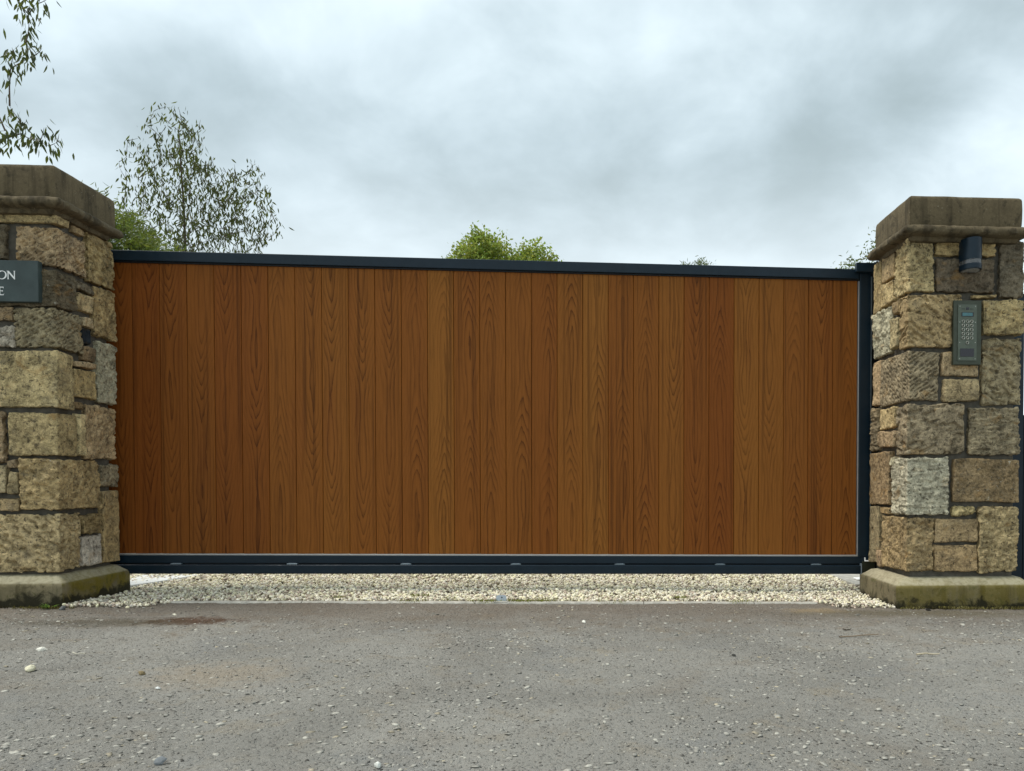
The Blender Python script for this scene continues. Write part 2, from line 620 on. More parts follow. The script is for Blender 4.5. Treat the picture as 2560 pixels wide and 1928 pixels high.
M['plinth_a'] = mat_plinth('plinth_stone_algae', 0.85, (1, 0, 0), 0.078)
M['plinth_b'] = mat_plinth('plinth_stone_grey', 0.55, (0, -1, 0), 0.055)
M['wood'] = mat_wood()
M['navy'] = mat_simple('anthracite_blue_powder_coat', (0.0045, 0.0150, 0.0255), 0.38, var=0.12, scale=9, spec=0.28)
M['navy_dark'] = mat_simple('black_backing', (0.006, 0.007, 0.009), 0.6, spec=0.3)
M['alu'] = mat_simple('aluminium_and_glint', (0.42, 0.42, 0.41), 0.42, metal=0.6, scale=30)
M['zinc'] = mat_simple('galvanised_steel', (0.27, 0.32, 0.36), 0.5, metal=0.35, var=0.15, scale=60)
M['concrete'] = mat_simple('pale_concrete', (0.40, 0.38, 0.33), 0.9, var=0.25, scale=22, bump=0.5, spec=0.2)
M['white'] = mat_simple('white_paint', (0.82, 0.82, 0.80), 0.6, var=0.03, scale=60)
M['slate'] = mat_simple('green_slate', (0.040, 0.058, 0.056), 0.55, var=0.22, scale=9, bump=0.08, spec=0.4)
M['panel'] = mat_simple('bronze_green_steel', (0.045, 0.053, 0.034), 0.42, metal=0.35, var=0.12, scale=18)
M['panel_in'] = mat_simple('brushed_green_steel', (0.088, 0.103, 0.078), 0.38, metal=0.55, var=0.10, scale=25)
M['steel'] = mat_simple('polished_steel', (0.36, 0.36, 0.31), 0.30, metal=0.85, var=0.08, scale=40)
M['lcd'] = mat_simple('lcd_glass', (0.045, 0.15, 0.165), 0.18, var=0.12, scale=30)
M['black_glass'] = mat_simple('black_glass', (0.004, 0.004, 0.010), 0.12, var=0.05)
M['gravel_floor'] = mat_simple('gravel_bed', (0.34, 0.30, 0.215), 0.95, var=0.4, scale=60, bump=0.8, spec=0.2)
M['ground'] = mat_simple('rough_grass', (0.06, 0.08, 0.025), 0.95, var=0.4, scale=3, bump=0.6, spec=0.2)
M['gravel'] = mat_vcol('limestone_chippings', 0.88, 0.25, 120, 0.10).m
M['chips'] = mat_vcol('aggregate_chips', 0.85, 0.3, 160, 0.15).m
M['bark'] = mat_simple('bark', (0.11, 0.085, 0.065), 0.9, var=0.35, scale=14, bump=0.5, spec=0.2)
M['leaf'] = mat_leaf('leaves')
M['moss'] = mat_vcol('moss', 0.95, 0.3, 90, 0.25, 0.1).m
M['tarmac'] = mat_tarmac()


def mat_glass():
    t = NT('clear_band')
    t.col((0.9, 0.92, 0.92))
    t.rough(0.06)
    t.set(t.bsdf.inputs['Transmission Weight'], 0.92)
    t.set(t.bsdf.inputs['IOR'], 1.49)
    return t.m


M['glass'] = mat_glass()

# ------------------------------------------------------------------ the ground
def make_ground():
    xs = np.concatenate([[-300, -80, -30, -10], np.linspace(-8, 8, 9), [10, 30, 80, 300]])
    ys = np.array([-200, -60, -20, -5, 0, 3, 6, 10, 20, 60, 200, 600.])
    X, Y = np.meshgrid(xs, ys)
    V = np.stack([X.ravel(), Y.ravel(), gz(X.ravel()) - 0.035], 1)
    F = grid_faces(len(xs), len(ys))
    o = link('ground', np_mesh('ground', V, F), M['ground'])
    o['kind'] = 'structure'


def grid_faces(nx, ny):
    i = np.arange(nx - 1)
    j = np.arange(ny - 1)
    I, J = np.meshgrid(i, j)
    a = (J * nx + I).ravel()
    return np.stack([a, a + 1, a + 1 + nx, a + nx], 1)


def tarmac_h(X, Y):
    P = np.stack([X, Y, np.zeros_like(X)], 1)
    return (0.0045 * fbm(P * np.array([3.1, 3.1, 1]), 3)
            + 0.0016 * fbm(P * np.array([38., 38., 1]) + 4.0, 2)
            + 0.0032 * vnoise(P * np.array([70., 70., 1]) + 9.0))


def make_tarmac():
    xs = np.concatenate([[-60, -20, -8, -5], np.arange(-3.9, 3.4, 0.010), [5, 8, 20, 60]])
    ys = np.concatenate([[-12, -6, -3, -1, 0.4, 1.0], np.arange(1.6, 3.0, 0.009), np.arange(3.0, 4.62, 0.012), [4.62]])
    X, Y = np.meshgrid(xs, ys)
    X, Y = X.ravel(), Y.ravel()
    V = np.stack([X, Y, gz(X) + tarmac_h(X, Y)], 1)
    o = link('road', np_mesh('road', V, grid_faces(len(xs), len(ys))), M['tarmac'])
    o['kind'] = 'structure'


make_ground()
make_tarmac()

# gravelled drive behind the kerb
def make_drive():
    xs = np.linspace(-6, 6, 13)
    ys = np.array([4.605, 5.2, 6.4, 10, 18, 30.])
    X, Y = np.meshgrid(xs, ys)
    V = np.stack([X.ravel(), Y.ravel(), gz(X.ravel()) - 0.012], 1)
    o = link('gravel_drive', np_mesh('gravel_drive', V, grid_faces(len(xs), len(ys))), M['gravel_floor'])
    o['kind'] = 'structure'


make_drive()

ICO_V = None


def ico(sub):
    bm = bmesh.new()
    bmesh.ops.create_icosphere(bm, subdivisions=sub, radius=1.0)
    V = np.array([v.co[:] for v in bm.verts])
    F = np.array([[v.index for v in f.verts] for f in bm.faces])
    bm.free()
    return V, F


def rand_rot(n, tilt=1.0):
    q = rng.normal(size=(n, 4))
    if tilt < 1:
        ang = rng.uniform(0, 2 * np.pi, n)
        q = np.stack([np.cos(ang / 2), rng.normal(size=n) * tilt, rng.normal(size=n) * tilt, np.sin(ang / 2)], 1)
    q /= np.linalg.norm(q, axis=1)[:, None]
    w, x, y, z = q.T
    return np.stack([np.stack([1 - 2 * (y * y + z * z), 2 * (x * y - z * w), 2 * (x * z + y * w)], 1),
                     np.stack([2 * (x * y + z * w), 1 - 2 * (x * x + z * z), 2 * (y * z - x * w)], 1),
                     np.stack([2 * (x * z - y * w), 2 * (y * z + x * w), 1 - 2 * (x * x + y * y)], 1)], 1)


def pebbles(pos, size, cols, sub=1, jitter=0.22, flat=0.62, tilt=0.35, squash=None):
    n = len(pos)
    V0, F0 = ico(sub)
    k = len(V0)
    r = 1 + rng.uniform(-jitter, jitter, (n, k))
    P = V0[None] * r[..., None]
    sc = np.stack([rng.uniform(0.85, 1.25, n), rng.uniform(0.65, 1.0, n), rng.uniform(flat * 0.75, flat * 1.2, n)], 1)
    if squash is not None:
        sc[:, 2] = squash
    P = P * sc[:, None, :] * size[:, None, None]
    P = np.einsum('nij,nkj->nki', rand_rot(n, tilt), P) + pos[:, None, :]
    F = (F0[None] + (np.arange(n) * k)[:, None, None]).reshape(-1, 3)
    C = np.repeat(cols, k, axis=0)
    return P.reshape(-1, 3), F, np.concatenate([C, np.ones((len(C), 1))], 1)


def kerb_y(x):
    """front limit of the gravel; it spills round both ends of the kerb to the piers"""
    l = 1 / (1 + np.exp((x + 2.37) * 45))
    r = 1 / (1 + np.exp(-(x - 1.475) * 45))
    return 4.635 - 0.215 * np.maximum(l, r) + 0.012 * np.sin(x * 23) * np.maximum(l, r)


def make_gravel():
    n = 54000
    x = rng.uniform(-4.1, 2.5, n)
    y = rng.uniform(4.38, 6.35, n)
    keep = y > kerb_y(x) + rng.uniform(0, 0.012, n)
    keep &= ~((x < -2.85) & (y < 5.02)) & ~((x > 1.86) & (y < 4.98))
    x, y = x[keep], y[keep]
    m = len(x)
    size = 0.0058 + 0.0085 * rng.random(m) ** 1.4
    spill = (y < 4.62)
    z = gz(x) + rng.uniform(-0.004, 0.010, m) + np.where(spill, 0.004, 0.002) + 0.006 * np.sin(x * 3 + 1) * np.sin(y * 4)
    base = np.array([0.84, 0.77, 0.60])
    v = np.clip(rng.normal(0.92, 0.20, m), 0.35, 1.1)
    c = base[None] * v[:, None]
    c[:, 2] *= rng.uniform(0.85, 1.1, m)
    dk = rng.random(m) < 0.075
    c[dk] = np.array([0.20, 0.165, 0.12]) * rng.uniform(0.4, 1.3, dk.sum())[:, None]
    pk = rng.random(m) < 0.15
    c[pk] = np.array([0.52, 0.42, 0.33]) * rng.uniform(0.8, 1.2, pk.sum())[:, None]
    dirt = (y < 4.70) & (rng.random(m) < 0.25)
    c[dirt] *= 0.72
    c = np.clip(c, 0.02, 0.90)
    near = y < 4.95
    P1, F1, C1 = pebbles(np.stack([x, y, z], 1)[near], size[near], c[near], sub=1, jitter=0.27)
    P2, F2, C2 = pebbles(np.stack([x, y, z], 1)[~near], size[~near], c[~near], sub=1, jitter=0.27)
    P = np.concatenate([P1, P2])
    F = np.concatenate([F1, F2 + len(P1)])
    o = link('gravel', np_mesh('gravel', P, F, True, np.concatenate([C1, C2])), M['gravel'])
    o['kind'] = 'stuff'
    o['label'] = 'cream white gravel spread under and behind the gate'
    o['category'] = 'gravel'


make_gravel()


def make_chips():
    """pale aggregate worn proud of the tarmac, dark flakes painting in its shade"""
    n = 34000
    y = 1.55 + (rng.random(n) ** 1.15) * 2.95
    x = rng.uniform(-3.4, 2.9, n)
    m = (vnoise(np.stack([x * 2.3, y * 2.3, np.full(n, 3.0)], 1)) + rng.uniform(-0.9, 0.9, n)) > -0.15
    m &= (y < 4.1) | (rng.random(n) < 0.35)
    x, y = x[m], y[m]
    k = len(x)
    size = 0.0030 + 0.0105 * rng.random(k) ** 3.0
    z = gz(x) + tarmac_h(x, y) - size * 0.02
    t = rng.random(k)[:, None]
    c = (1 - t) * np.array([0.25, 0.238, 0.208]) + t * np.array([0.44, 0.42, 0.36])
    warm = rng.random(k) < 0.10
    c[warm] *= np.array([1.0, 0.92, 0.78])
    dk = rng.random(k) < 0.40
    c[dk] = np.array([0.075, 0.07, 0.06])  # dark flakes stand in for shaded pits and chip edges
    size[dk] = rng.uniform(0.0025, 0.0062, dk.sum())
    P, F, C = pebbles(np.stack([x, y, z], 1), size, c, sub=1, jitter=0.42, tilt=0.08, squash=0.20)
    o = link('aggregate_chips', np_mesh('aggregate_chips', P, F, True, C), M['chips'])
    o['kind'] = 'stuff'
    o['label'] = 'pale worn aggregate and dark painted shade flecks in the old tarmac'
    o['category'] = 'aggregate'


make_chips()


def make_kerb():
    root = bpy.data.objects.new('kerb', None)
    COL.objects.link(root)
    root['kind'] = 'structure'
    cuts = [-2.36, -1.62, -0.62, 0.38, 1.05, 1.44]
    for a, b in zip(cuts[:-1], cuts[1:]):
        nx = max(int((b - a) / 0.012), 2)
        prof = [(4.578, -0.03), (4.578, 0.000), (4.584, 0.0075), (4.60, 0.0085), (4.62, 0.0085), (4.634, 0.006), (4.636, -0.03)]
        xs = np.linspace(a + 0.002, b - 0.002, nx)
        V, F = [], []
        for px in xs:
            for (py, pz) in prof:
                V.append((px, py, gz(px) + pz))
        V = np.array(V)
        V[:, 1] += 0.006 * fbm(V * np.array([9., 2, 2]), 3) + 0.004 * vnoise(V * np.array([40., 30, 1]))
        V[:, 2] += 0.0028 * fbm(V * np.array([30., 30, 2]) + 5, 3)
        F = grid_faces(len(prof), nx)[:, ::-1]
        link('kerb_stone', np_mesh('kerb_stone', V, F), M['concrete'], root)


make_kerb()

# ------------------------------------------------------------------ stone pillars
STONE_COL = {'t': (0.475, 0.355, 0.188), 'y': (0.575, 0.455, 0.250), 'g': (0.335, 0.268, 0.160), 'd': (0.185, 0.150, 0.096),
             'w': (0.55, 0.495, 0.365), 'b': (0.330, 0.235, 0.128), 'o': (0.45, 0.325, 0.178), 'n': (0.022, 0.028, 0.036)}


def block_mesh(lx, ly, lz, kind, seed, keep, s=0.0055, amp=1.0, r=0.0062):
    """quarry-faced block, local origin at its corner; keep = faces to build out of 'x-','x+','y-','y+','z-','z+'"""
    nx, ny, nz = (max(int(round(l / s)), 2) for l in (lx, ly, lz))
    V, F, base = [], [], 0

    def patch(fix, val, n1, n2, a1, a2, flip):
        nonlocal base
        u = np.linspace(0, 1, n1 + 1)
        v = np.linspace(0, 1, n2 + 1)
        U, W = np.meshgrid(u, v)
        P = np.zeros((U.size, 3))
        P[:, fix] = val
        P[:, a1] = U.ravel()
        P[:, a2] = W.ravel()
        f = grid_faces(n1 + 1, n2 + 1) + base
        F.append(f[:, ::-1] if flip else f)
        V.append(P)
        base += len(P)
    if 'y-' in keep: patch(1, 0, nx, nz, 0, 2, False)
    if 'y+' in keep: patch(1, 1, nx, nz, 0, 2, True)
    if 'x-' in keep: patch(0, 0, ny, nz, 1, 2, True)
    if 'x+' in keep: patch(0, 1, ny, nz, 1, 2, False)
    if 'z-' in keep: patch(2, 0, nx, ny, 0, 1, True)
    if 'z+' in keep: patch(2, 1, nx, ny, 0, 1, False)
    V = np.concatenate(V)
    F = np.concatenate(F)
    L = np.array([lx, ly, lz])
    P = V * L
    rr = min(r, lx * 0.3, ly * 0.3, lz * 0.3)
    inner = np.clip(P, rr, L - rr)
    d = P - inner
    dl = np.linalg.norm(d, axis=1)[:, None]
    nrm = d / np.maximum(dl, 1e-6)
    P = inner + nrm * rr
    S = np.array([seed * 7.13, seed * 3.71, seed * 5.37])
    Q = P + S
    # skewed corners and a wandering outline
    rs = np.random.default_rng(seed)
    c = rs.uniform(-0.007, 0.007, (2, 2, 2, 3))
    tx, ty, tz = (P / L).T
    off = 0
    for i in (0, 1):
        for j in (0, 1):
            for k in (0, 1):
                w = (tx if i else 1 - tx) * (ty if j else 1 - ty) * (tz if k else 1 - tz)
                off = off + w[:, None] * c[i, j, k][None]
    P = P + off * amp
    wv = np.stack([fbm(Q * 14 + 3, 3, 0.6), fbm(Q * 14 + 31, 3, 0.6), fbm(Q * 14 + 57, 3, 0.6)], 1)
    P = P + wv * 0.0050 * amp
    # tooling along the normal
    if kind == 'p':      # rows of short slanting pick marks
        th = R(rs.uniform(28, 40)) * (1 if seed % 2 == 0 else -1)
        tt = Q[:, 0] + Q[:, 1]
        u = (tt * math.cos(th) + Q[:, 2] * math.sin(th)) / 0.046
        v = (-tt * math.sin(th) + Q[:, 2] * math.cos(th)) / 0.021 + 0.35 * vnoise(Q * 18)
        iv = np.floor(v)
        u = u + 3.7 * _hash(iv, iv * 0 + seed, iv * 0)
        iu = np.floor(u)
        fu, fv = u - iu, v - iv - 0.5 + 0.18 * _hash(iu, iv, iv * 0 + 5)
        on = (_hash(iu, iv, iv * 0 + 9) > -0.45)
        win = np.clip(np.minimum(fu - 0.10, 0.92 - fu) * 6, 0, 1)
        h = -0.0150 * on * win * np.exp(-(fv / 0.22) ** 2) + 0.0050 * fbm(Q * 34, 4, 0.65)
    elif kind == 'q':    # coarse slanting tooling
        sl = rs.choice([-1, 1]) * rs.uniform(0.5, 0.9)
        a = Q[:, 2] * 92 + sl * (Q[:, 0] + Q[:, 1]) * 92 + 1.6 * fbm(Q * 16, 2)
        b = Q[:, 2] * 20 - sl * (Q[:, 0] + Q[:, 1]) * 20
        g = vnoise(np.stack([a * 0.55, b * 1.3, np.full(len(a), float(seed))], 1))
        h = -0.0135 * np.clip((g - 0.18) * 3.4, 0, 1) + 0.0040 * fbm(Q * 42, 3, 0.65)
    elif kind == 'r':
        h = 0.0170 * fbm(Q * np.array([26, 26, 34]), 4, 0.7)
        h -= 0.012 * np.clip(vnoise(Q * 58) - 0.2, 0, 1)
    elif kind == 'l':    # bedded, horizontal ledges
        h = 0.0130 * fbm(Q * np.array([18, 18, 95]), 3, 0.65) + 0.006 * fbm(Q * 55, 2)
    else:
        h = 0.0085 * fbm(Q * np.array([10, 10, 13]), 5, 0.66) + 0.0022 * vnoise(Q * 85)
    P = P + nrm * h[:, None] * amp
    return P, F


def rings_obj(name, levels, mat, parent, x0, x1, y0, y1, seed, s=0.016, namp=0.004, namp2=0.0015, closed_top=True, rc=0.010):
    """square-plan stone course: levels = [(outset, z), ...] up the profile"""
    V, F = [], []
    npt = None
    for (o, z) in levels:
        a0, a1, b0, b1 = x0 - o, x1 + o, y0 - o, y1 + o
        nx = int(round((x1 - x0) / s))
        ny = int(round((y1 - y0) / s))
        tx = np.linspace(0, 1, nx, endpoint=False)
        ty = np.linspace(0, 1, ny, endpoint=False)
        ring = ([(a0 + (a1 - a0) * t, b0) for t in tx] + [(a1, b0 + (b1 - b0) * t) for t in ty] +
                [(a1 - (a1 - a0) * t, b1) for t in tx] + [(a0, b1 - (b1 - b0) * t) for t in ty])
        ring = np.array(ring)
        # round the vertical arrises
        inn = np.stack([np.clip(ring[:, 0], a0 + rc, a1 - rc), np.clip(ring[:, 1], b0 + rc, b1 - rc)], 1)
        d = ring - inn
        dl = np.linalg.norm(d, axis=1)[:, None]
        ring = inn + d / np.maximum(dl, 1e-6) * rc
        npt = len(ring)
        V.append(np.concatenate([ring, np.full((npt, 1), z)], 1))
    nl = len(levels)
    V = np.concatenate(V)
    idx = np.arange(npt)
    for k in range(nl - 1):
        F.append(np.stack([k * npt + idx, k * npt + (idx + 1) % npt, (k + 1) * npt + (idx + 1) % npt, (k + 1) * npt + idx], 1))
    F = np.concatenate(F)
    cx, cy = (x0 + x1) / 2, (y0 + y1) / 2
    out = V - np.array([cx, cy, 0])
    nrm = np.zeros_like(V)
    ax = np.abs(out[:, 0]) / (x1 - x0) > np.abs(out[:, 1]) / (y1 - y0)
    nrm[:, 0] = np.where(ax, np.sign(out[:, 0]), 0)
    nrm[:, 1] = np.where(ax, 0, np.sign(out[:, 1]))
    Q = V + seed * 3.3
    h = namp * fbm(Q * 7, 3) + namp2 * fbm(Q * 38, 3, 0.6)
    V = V + nrm * h[:, None]
    V[:, 2] += namp * 0.6 * fbm(Q * 8 + 9, 3)
    me = bpy.data.meshes.new(name)
    faces = [tuple(int(i) for i in f) for f in F]
    if closed_top:
        faces.append(tuple(int(i) for i in range((nl - 1) * npt, nl * npt)))
    faces.append(tuple(int(i) for i in range(npt - 1, -1, -1)))
    me.from_pydata([tuple(v) for v in V], [], faces)
    for p in me.polygons:
        p.use_smooth = True
    me.set_sharp_from_angle(angle=R(38))
    return link(name, me, mat, parent)


STONES_L = [
('C','t','s',0.40,0.114,2.120,2.185), ('F','d','r',0.262,0.40,1.915,2.105), ('C','t','p',0.205,0.269,1.881,2.102),
('S','b','s',0.162,0.262,2.125,2.180), ('S','t','q',0.289,0.545,1.879,2.174), ('C','d','l',0.40,0.175,1.668,1.865),
('S','d','r',0.187,0.328,1.806,1.858), ('S','t','s',0.190,0.332,1.690,1.790), ('S','t','r',0.346,0.552,1.569,1.860),
('S','y','s',0.240,0.332,1.600,1.662), ('S','n','s',0.238,0.305,1.498,1.582), ('S','b','s',0.238,0.338,1.400,1.484),
('C','g','p',0.219,0.225,1.435,1.652), ('F','t','l',0.234,0.40,1.585,1.650), ('F','w','r',0.229,0.40,1.440,1.557),
('C','y','s',0.40,0.133,1.106,1.414), ('S','t','s',0.146,0.340,1.358,1.386), ('S','t','s',0.146,0.350,1.180,1.345),
('S','w','r',0.368,0.548,1.170,1.535), ('S','b','s',0.146,0.234,1.112,1.160), ('C','t','s',0.265,0.162,0.843,1.078),
('F','t','r',0.293,0.40,0.800,1.078), ('F','y','s',0.280,0.40,0.630,0.782), ('S','y','s',0.174,0.232,0.845,1.085),
('S','t','r',0.250,0.552,0.826,1.145), ('C','t','r',0.211,0.372,0.543,0.819), ('F','o','s',0.225,0.278,0.772,0.815),
('F','g','s',0.222,0.266,0.628,0.749), ('F','t','s',0.219,0.40,0.535,0.602), ('S','g','r',0.392,0.556,0.662,0.795),
('S','t','s',0.392,0.549,0.198,0.635), ('S','b','l',0.203,0.376,0.392,0.495), ('S','w','s',0.200,0.372,0.199,0.372),
('C','t','q',0.40,0.183,0.193,0.518)]
STONES_R = [
('C','y','r',0.156,0.197,1.876,2.182), ('S','o','s',0.218,0.403,2.020,2.180), ('S','y','s',0.218,0.410,1.860,2.000),
('S','t','s',0.425,0.545,1.850,2.180), ('F','t','l',0.173,0.535,2.092,2.182), ('F','d','r',0.176,0.533,1.878,2.068),
('F','d','r',0.562,0.712,1.850,2.181), ('F','t','s',0.394,0.541,1.838,1.862), ('C','t','q',0.325,0.124,1.543,1.857),
('S','b','s',0.140,0.235,1.775,1.850), ('S','y','s',0.142,0.243,1.570,1.755), ('S','w','r',0.262,0.552,1.557,1.838),
('F','t','r',0.462,0.712,1.625,1.830), ('F','g','q',0.460,0.700,1.203,1.607), ('F','o','s',0.213,0.434,1.376,1.520),
('F','t','s',0.222,0.436,1.225,1.355), ('C','g','p',0.192,0.420,1.228,1.521), ('S','t','s',0.438,0.552,1.240,1.535),
('S','y','s',0.180,0.432,1.079,1.207), ('S','o','s',0.182,0.438,0.965,1.062), ('S','g','l',0.456,0.562,0.950,1.225),
('C','g','q',0.350,0.165,0.910,1.206), ('F','g','l',0.385,0.694,0.913,1.187), ('S','b','s',0.256,0.575,0.599,0.936),
('S','w','s',0.180,0.240,0.845,0.895), ('C','w','l',0.262,0.224,0.552,0.890), ('F','b','s',0.288,0.691,0.625,0.885),
('S','o','s',0.245,0.400,0.540,0.585), ('S','g','s',0.418,0.570,0.214,0.582), ('S','o','s',0.392,0.448,0.199,0.300),
('C','o','r',0.162,0.380,0.210,0.535), ('F','y','r',0.284,0.419,0.547,0.602), ('F','o','s',0.177,0.439,0.388,0.529),
('F','o','s',0.173,0.438,0.213,0.366), ('F','t','r',0.448,0.690,0.204,0.598)]
# beyond the frame on the left pier: more of the same coursing
STONES_LX = [('F','t','s',0.415,0.70,2.06,2.18), ('F','g','r',0.415,0.69,1.915,2.045), ('F','t','p',0.415,0.70,1.668,1.895),
             ('F','y','s',0.415,0.56,1.44,1.65), ('F','b','s',0.575,0.70,1.44,1.65), ('F','t','r',0.415,0.70,1.20,1.42),
             ('F','g','s',0.415,0.69,1.09,1.185), ('F','t','s',0.415,0.70,0.80,1.075), ('F','w','r',0.415,0.58,0.535,0.78),
             ('F','t','p',0.595,0.70,0.535,0.78), ('F','o','s',0.415,0.70,0.36,0.52), ('F','t','r',0.415,0.69,0.20,0.345)]
LICHEN = {'w': 0.55, 't': 0.35, 'g': 0.5, 'y': 0.4, 'd': 0.35, 'b': 0.4, 'o': 0.3, 'n': 0.0}


def pillar(label, side, x_in, zb, stones, y0, depth, plinth_dims, cap_dims, mould_dims, plinth_mat, seed0):
    """x_in: the inner arris; side = +1 if the pillar's body lies at larger x"""
    t = thing('stone_pillar', label, 'pillar', (x_in, y0, zb), 'pillars either side of the gate')
    W, D = 0.71, depth
    xa, xb = (0, W) if side > 0 else (-W, 0)
    rec = 0.032
    # mortar core
    P, F = block_mesh(W - 2 * rec, D - 2 * rec, 2.10, 's', seed0 + 900, ('x-', 'x+', 'y-', 'y+'), s=0.02, amp=0.55, r=0.02)
    P += np.array([xa + rec, rec, 0.12])
    link('mortar_core', np_mesh('mortar_core', P, F), M['mortar'], t)
    for i, st in enumerate(stones):
        typ, cc, kind, a, b, z0, z1 = st
        seed = seed0 + i
        sd = 0.06
        if typ == 'F':
            u0, u1, v0, v1 = a, b, 0.0, sd
            keep = ('y-', 'x-', 'x+', 'z-', 'z+')
        elif typ == 'S':
            u0, u1, v0, v1 = 0.0, sd, a, b
            keep = ('x-' if side > 0 else 'x+', 'y-', 'y+', 'z-', 'z+')
        else:
            u0, u1, v0, v1 = 0.0, a, 0.0, b
            keep = ('x-', 'x+', 'y-', 'y+', 'z-', 'z+')
        big = (u1 - u0) * (v1 - v0)
        P, F = block_mesh(u1 - u0, v1 - v0, z1 - z0, kind, seed, keep)
        pr = random.uniform(-0.006, 0.008)           # some stand a little prouder than others
        if side > 0:
            P[:, 0] += u0
        else:
            P[:, 0] += -u1
        P += np.array([0, v0, z0])
        if typ in 'FC':
            P[:, 1] -= pr
        if typ in 'SC':
            P[:, 0] -= pr * side
        o = link('stone', np_mesh('stone', P, F), M['stone'], t)
        v = random.uniform(0.86, 1.14)
        c = STONE_COL[cc]
        o.color = (c[0] * v, c[1] * v * random.uniform(0.96, 1.03), c[2] * v * random.uniform(0.88, 1.08),
                   LICHEN[cc] * random.uniform(0.3, 1.7))
    # plinth, moulding and cap, in local coordinates
    def loc(d):
        return d[0] - x_in, d[1] - x_in, d[2] - y0, d[3] - y0
    px = loc(plinth_dims)
    rings_obj('plinth', [(0, -0.08), (0, -0.02), (0.001, 0.03), (0, 0.07), (0, 0.115), (-0.002, 0.126), (-0.008, 0.134), (-0.03, 0.152), (-0.052, 0.172), (-0.075, 0.178)],
              M[plinth_mat], t, *px, seed0 + 1.7, namp=0.004, namp2=0.002, rc=0.009)
    mx = loc(mould_dims)
    rings_obj('cap_moulding', [(-0.090, 2.160), (-0.062, 2.163), (-0.056, 2.172), (-0.050, 2.184), (-0.028, 2.189), (-0.012, 2.194), (-0.003, 2.202), (0.0, 2.212), (-0.001, 2.222), (-0.006, 2.233), (-0.016, 2.241), (-0.032, 2.247), (-0.06, 2.252)],
              M['moulding'], t, *mx, seed0 + 2.9, s=0.010, namp=0.010, namp2=0.010, rc=0.012)
    cx = loc(cap_dims)
    rings_obj('cap', [(-0.002, 2.248), (0, 2.26), (0.001, 2.30), (0.001, 2.35), (0, 2.40), (-0.003, 2.412), (-0.012, 2.421), (-0.05, 2.424)],
              M['cap'], t, *cx, seed0 + 4.1, namp=0.003, namp2=0.0014, rc=0.008)
    return t


pillar('sandstone pillar with a slate house sign at the left end of the gate', -1, -2.883, 0.0, STONES_L + STONES_LX, 4.46, 0.555,
       (-3.64, -2.843, 4.414, 5.055), (-3.62, -2.852, 4.414, 4.962), (-3.66, -2.812, 4.376, 4.995), 'plinth_a', 100)
pillar('sandstone pillar with an intercom and a wall lamp, right of the gate', 1, 1.936, -0.055, STONES_R, 4.46, 0.575,
       (1.854, 2.70, 4.414, 5.0), (1.922, 2.606, 4.414, 4.935), (1.878, 2.652, 4.376, 4.975), 'plinth_b', 300)

# ------------------------------------------------------------------ sliding gate
GS = -0.0083          # fall of the rails per metre
YG = 5.06             # face of the frame


def gzv(x, z):
    return z + GS * (x + 0.6)


gate = thing('sliding_gate', 'long sliding gate of brown oak-effect planks in a dark blue frame', 'gate', (-0.48, YG, 0.089))
GO = Vector((-0.48, YG, 0.089))


def rail(name, x0, x1, y0, y1, z0, z1, mat, bev=0.003, seg=2):
    """straight bar following the fall of the gate, coordinates in world"""
    o = box_obj(name, (x0 - GO.x, x1 - GO.x, y0 - GO.y, y1 - GO.y, z0 - GO.z, z1 - GO.z), mat, gate, bev, seg, GS, -0.6 - GO.x)
    return o


XE0, XE1 = -4.05, 1.944
rail('top_rail', XE0, XE1 - 0.078, YG, YG + 0.06, 2.0640, 2.1290, M['navy'], 0.004)
rail('top_rail_shadow', XE0, XE1 - 0.078, YG + 0.012, YG + 0.05, 2.0540, 2.0635, M['navy_dark'], 0.001)  # dark strip painted in for the shadow groove under the top rail
rail('bottom_rail', XE0, XE1 - 0.002, YG, YG + 0.06, 0.1570, 0.2050, M['navy'], 0.003)
rail('bevel_glint', XE0, 1.866, YG + 0.003, YG + 0.030, 0.2055, 0.2160, M['alu'], 0.003)  # pale strip: the sky's glint on the rail bevel, put into the colour
rail('track_rail', XE0, 1.880, YG - 0.016, YG + 0.07, 0.0900, 0.1485, M['navy'], 0.006, 3)
rail('gap_strip', XE0, 1.878, YG + 0.010, YG + 0.05, 0.1490, 0.1565, M['navy_dark'], 0.001)
rail('stile', 1.868, 1.944, YG, YG + 0.06, 0.2055, 2.1140, M['navy'], 0.004)
rail('stile_trim', 1.8625, 1.8675, YG + 0.008, YG + 0.03, 0.2165, 2.052, M['alu'], 0.002)
rail('closing_strip', 1.9445, 1.9575, YG + 0.016, YG + 0.05, 0.162, 2.085, M['zinc'], 0.002)
rail('track_end_plate', 1.8805, 1.8870, YG - 0.018, YG + 0.07, 0.0880, 0.1600, M['zinc'], 0.001)
rail('light_stop_sheet', XE0, 1.866, YG + 0.043, YG + 0.052, 0.2165, 2.0600, M['navy_dark'], 0.0)  # added sheet, unseen behind the planks, stops light through the joints
CLIP = mat_simple('dull_clip_steel', (0.13, 0.17, 0.20), 0.45, metal=0.3, scale=60)
for px in (369, 610, 851, 1088, 1316, 1540, 1758):
    xc = -2.825 + (px - 280) * (4.685 / (1853 - 280))
    bm = bmesh.new()
    z = gzv(xc, 0.1487) - GO.z
    bm_box(bm, xc - 0.034 - GO.x, xc + 0.034 - GO.x, -0.013, 0.009, z, z + 0.0072, 0.002, 1)
    bm_box(bm, xc - 0.024 - GO.x, xc + 0.024 - GO.x, -0.010, 0.006, z + 0.0073, z + 0.0100, 0.001, 1)
    bm_obj('clip', bm, CLIP, gate)

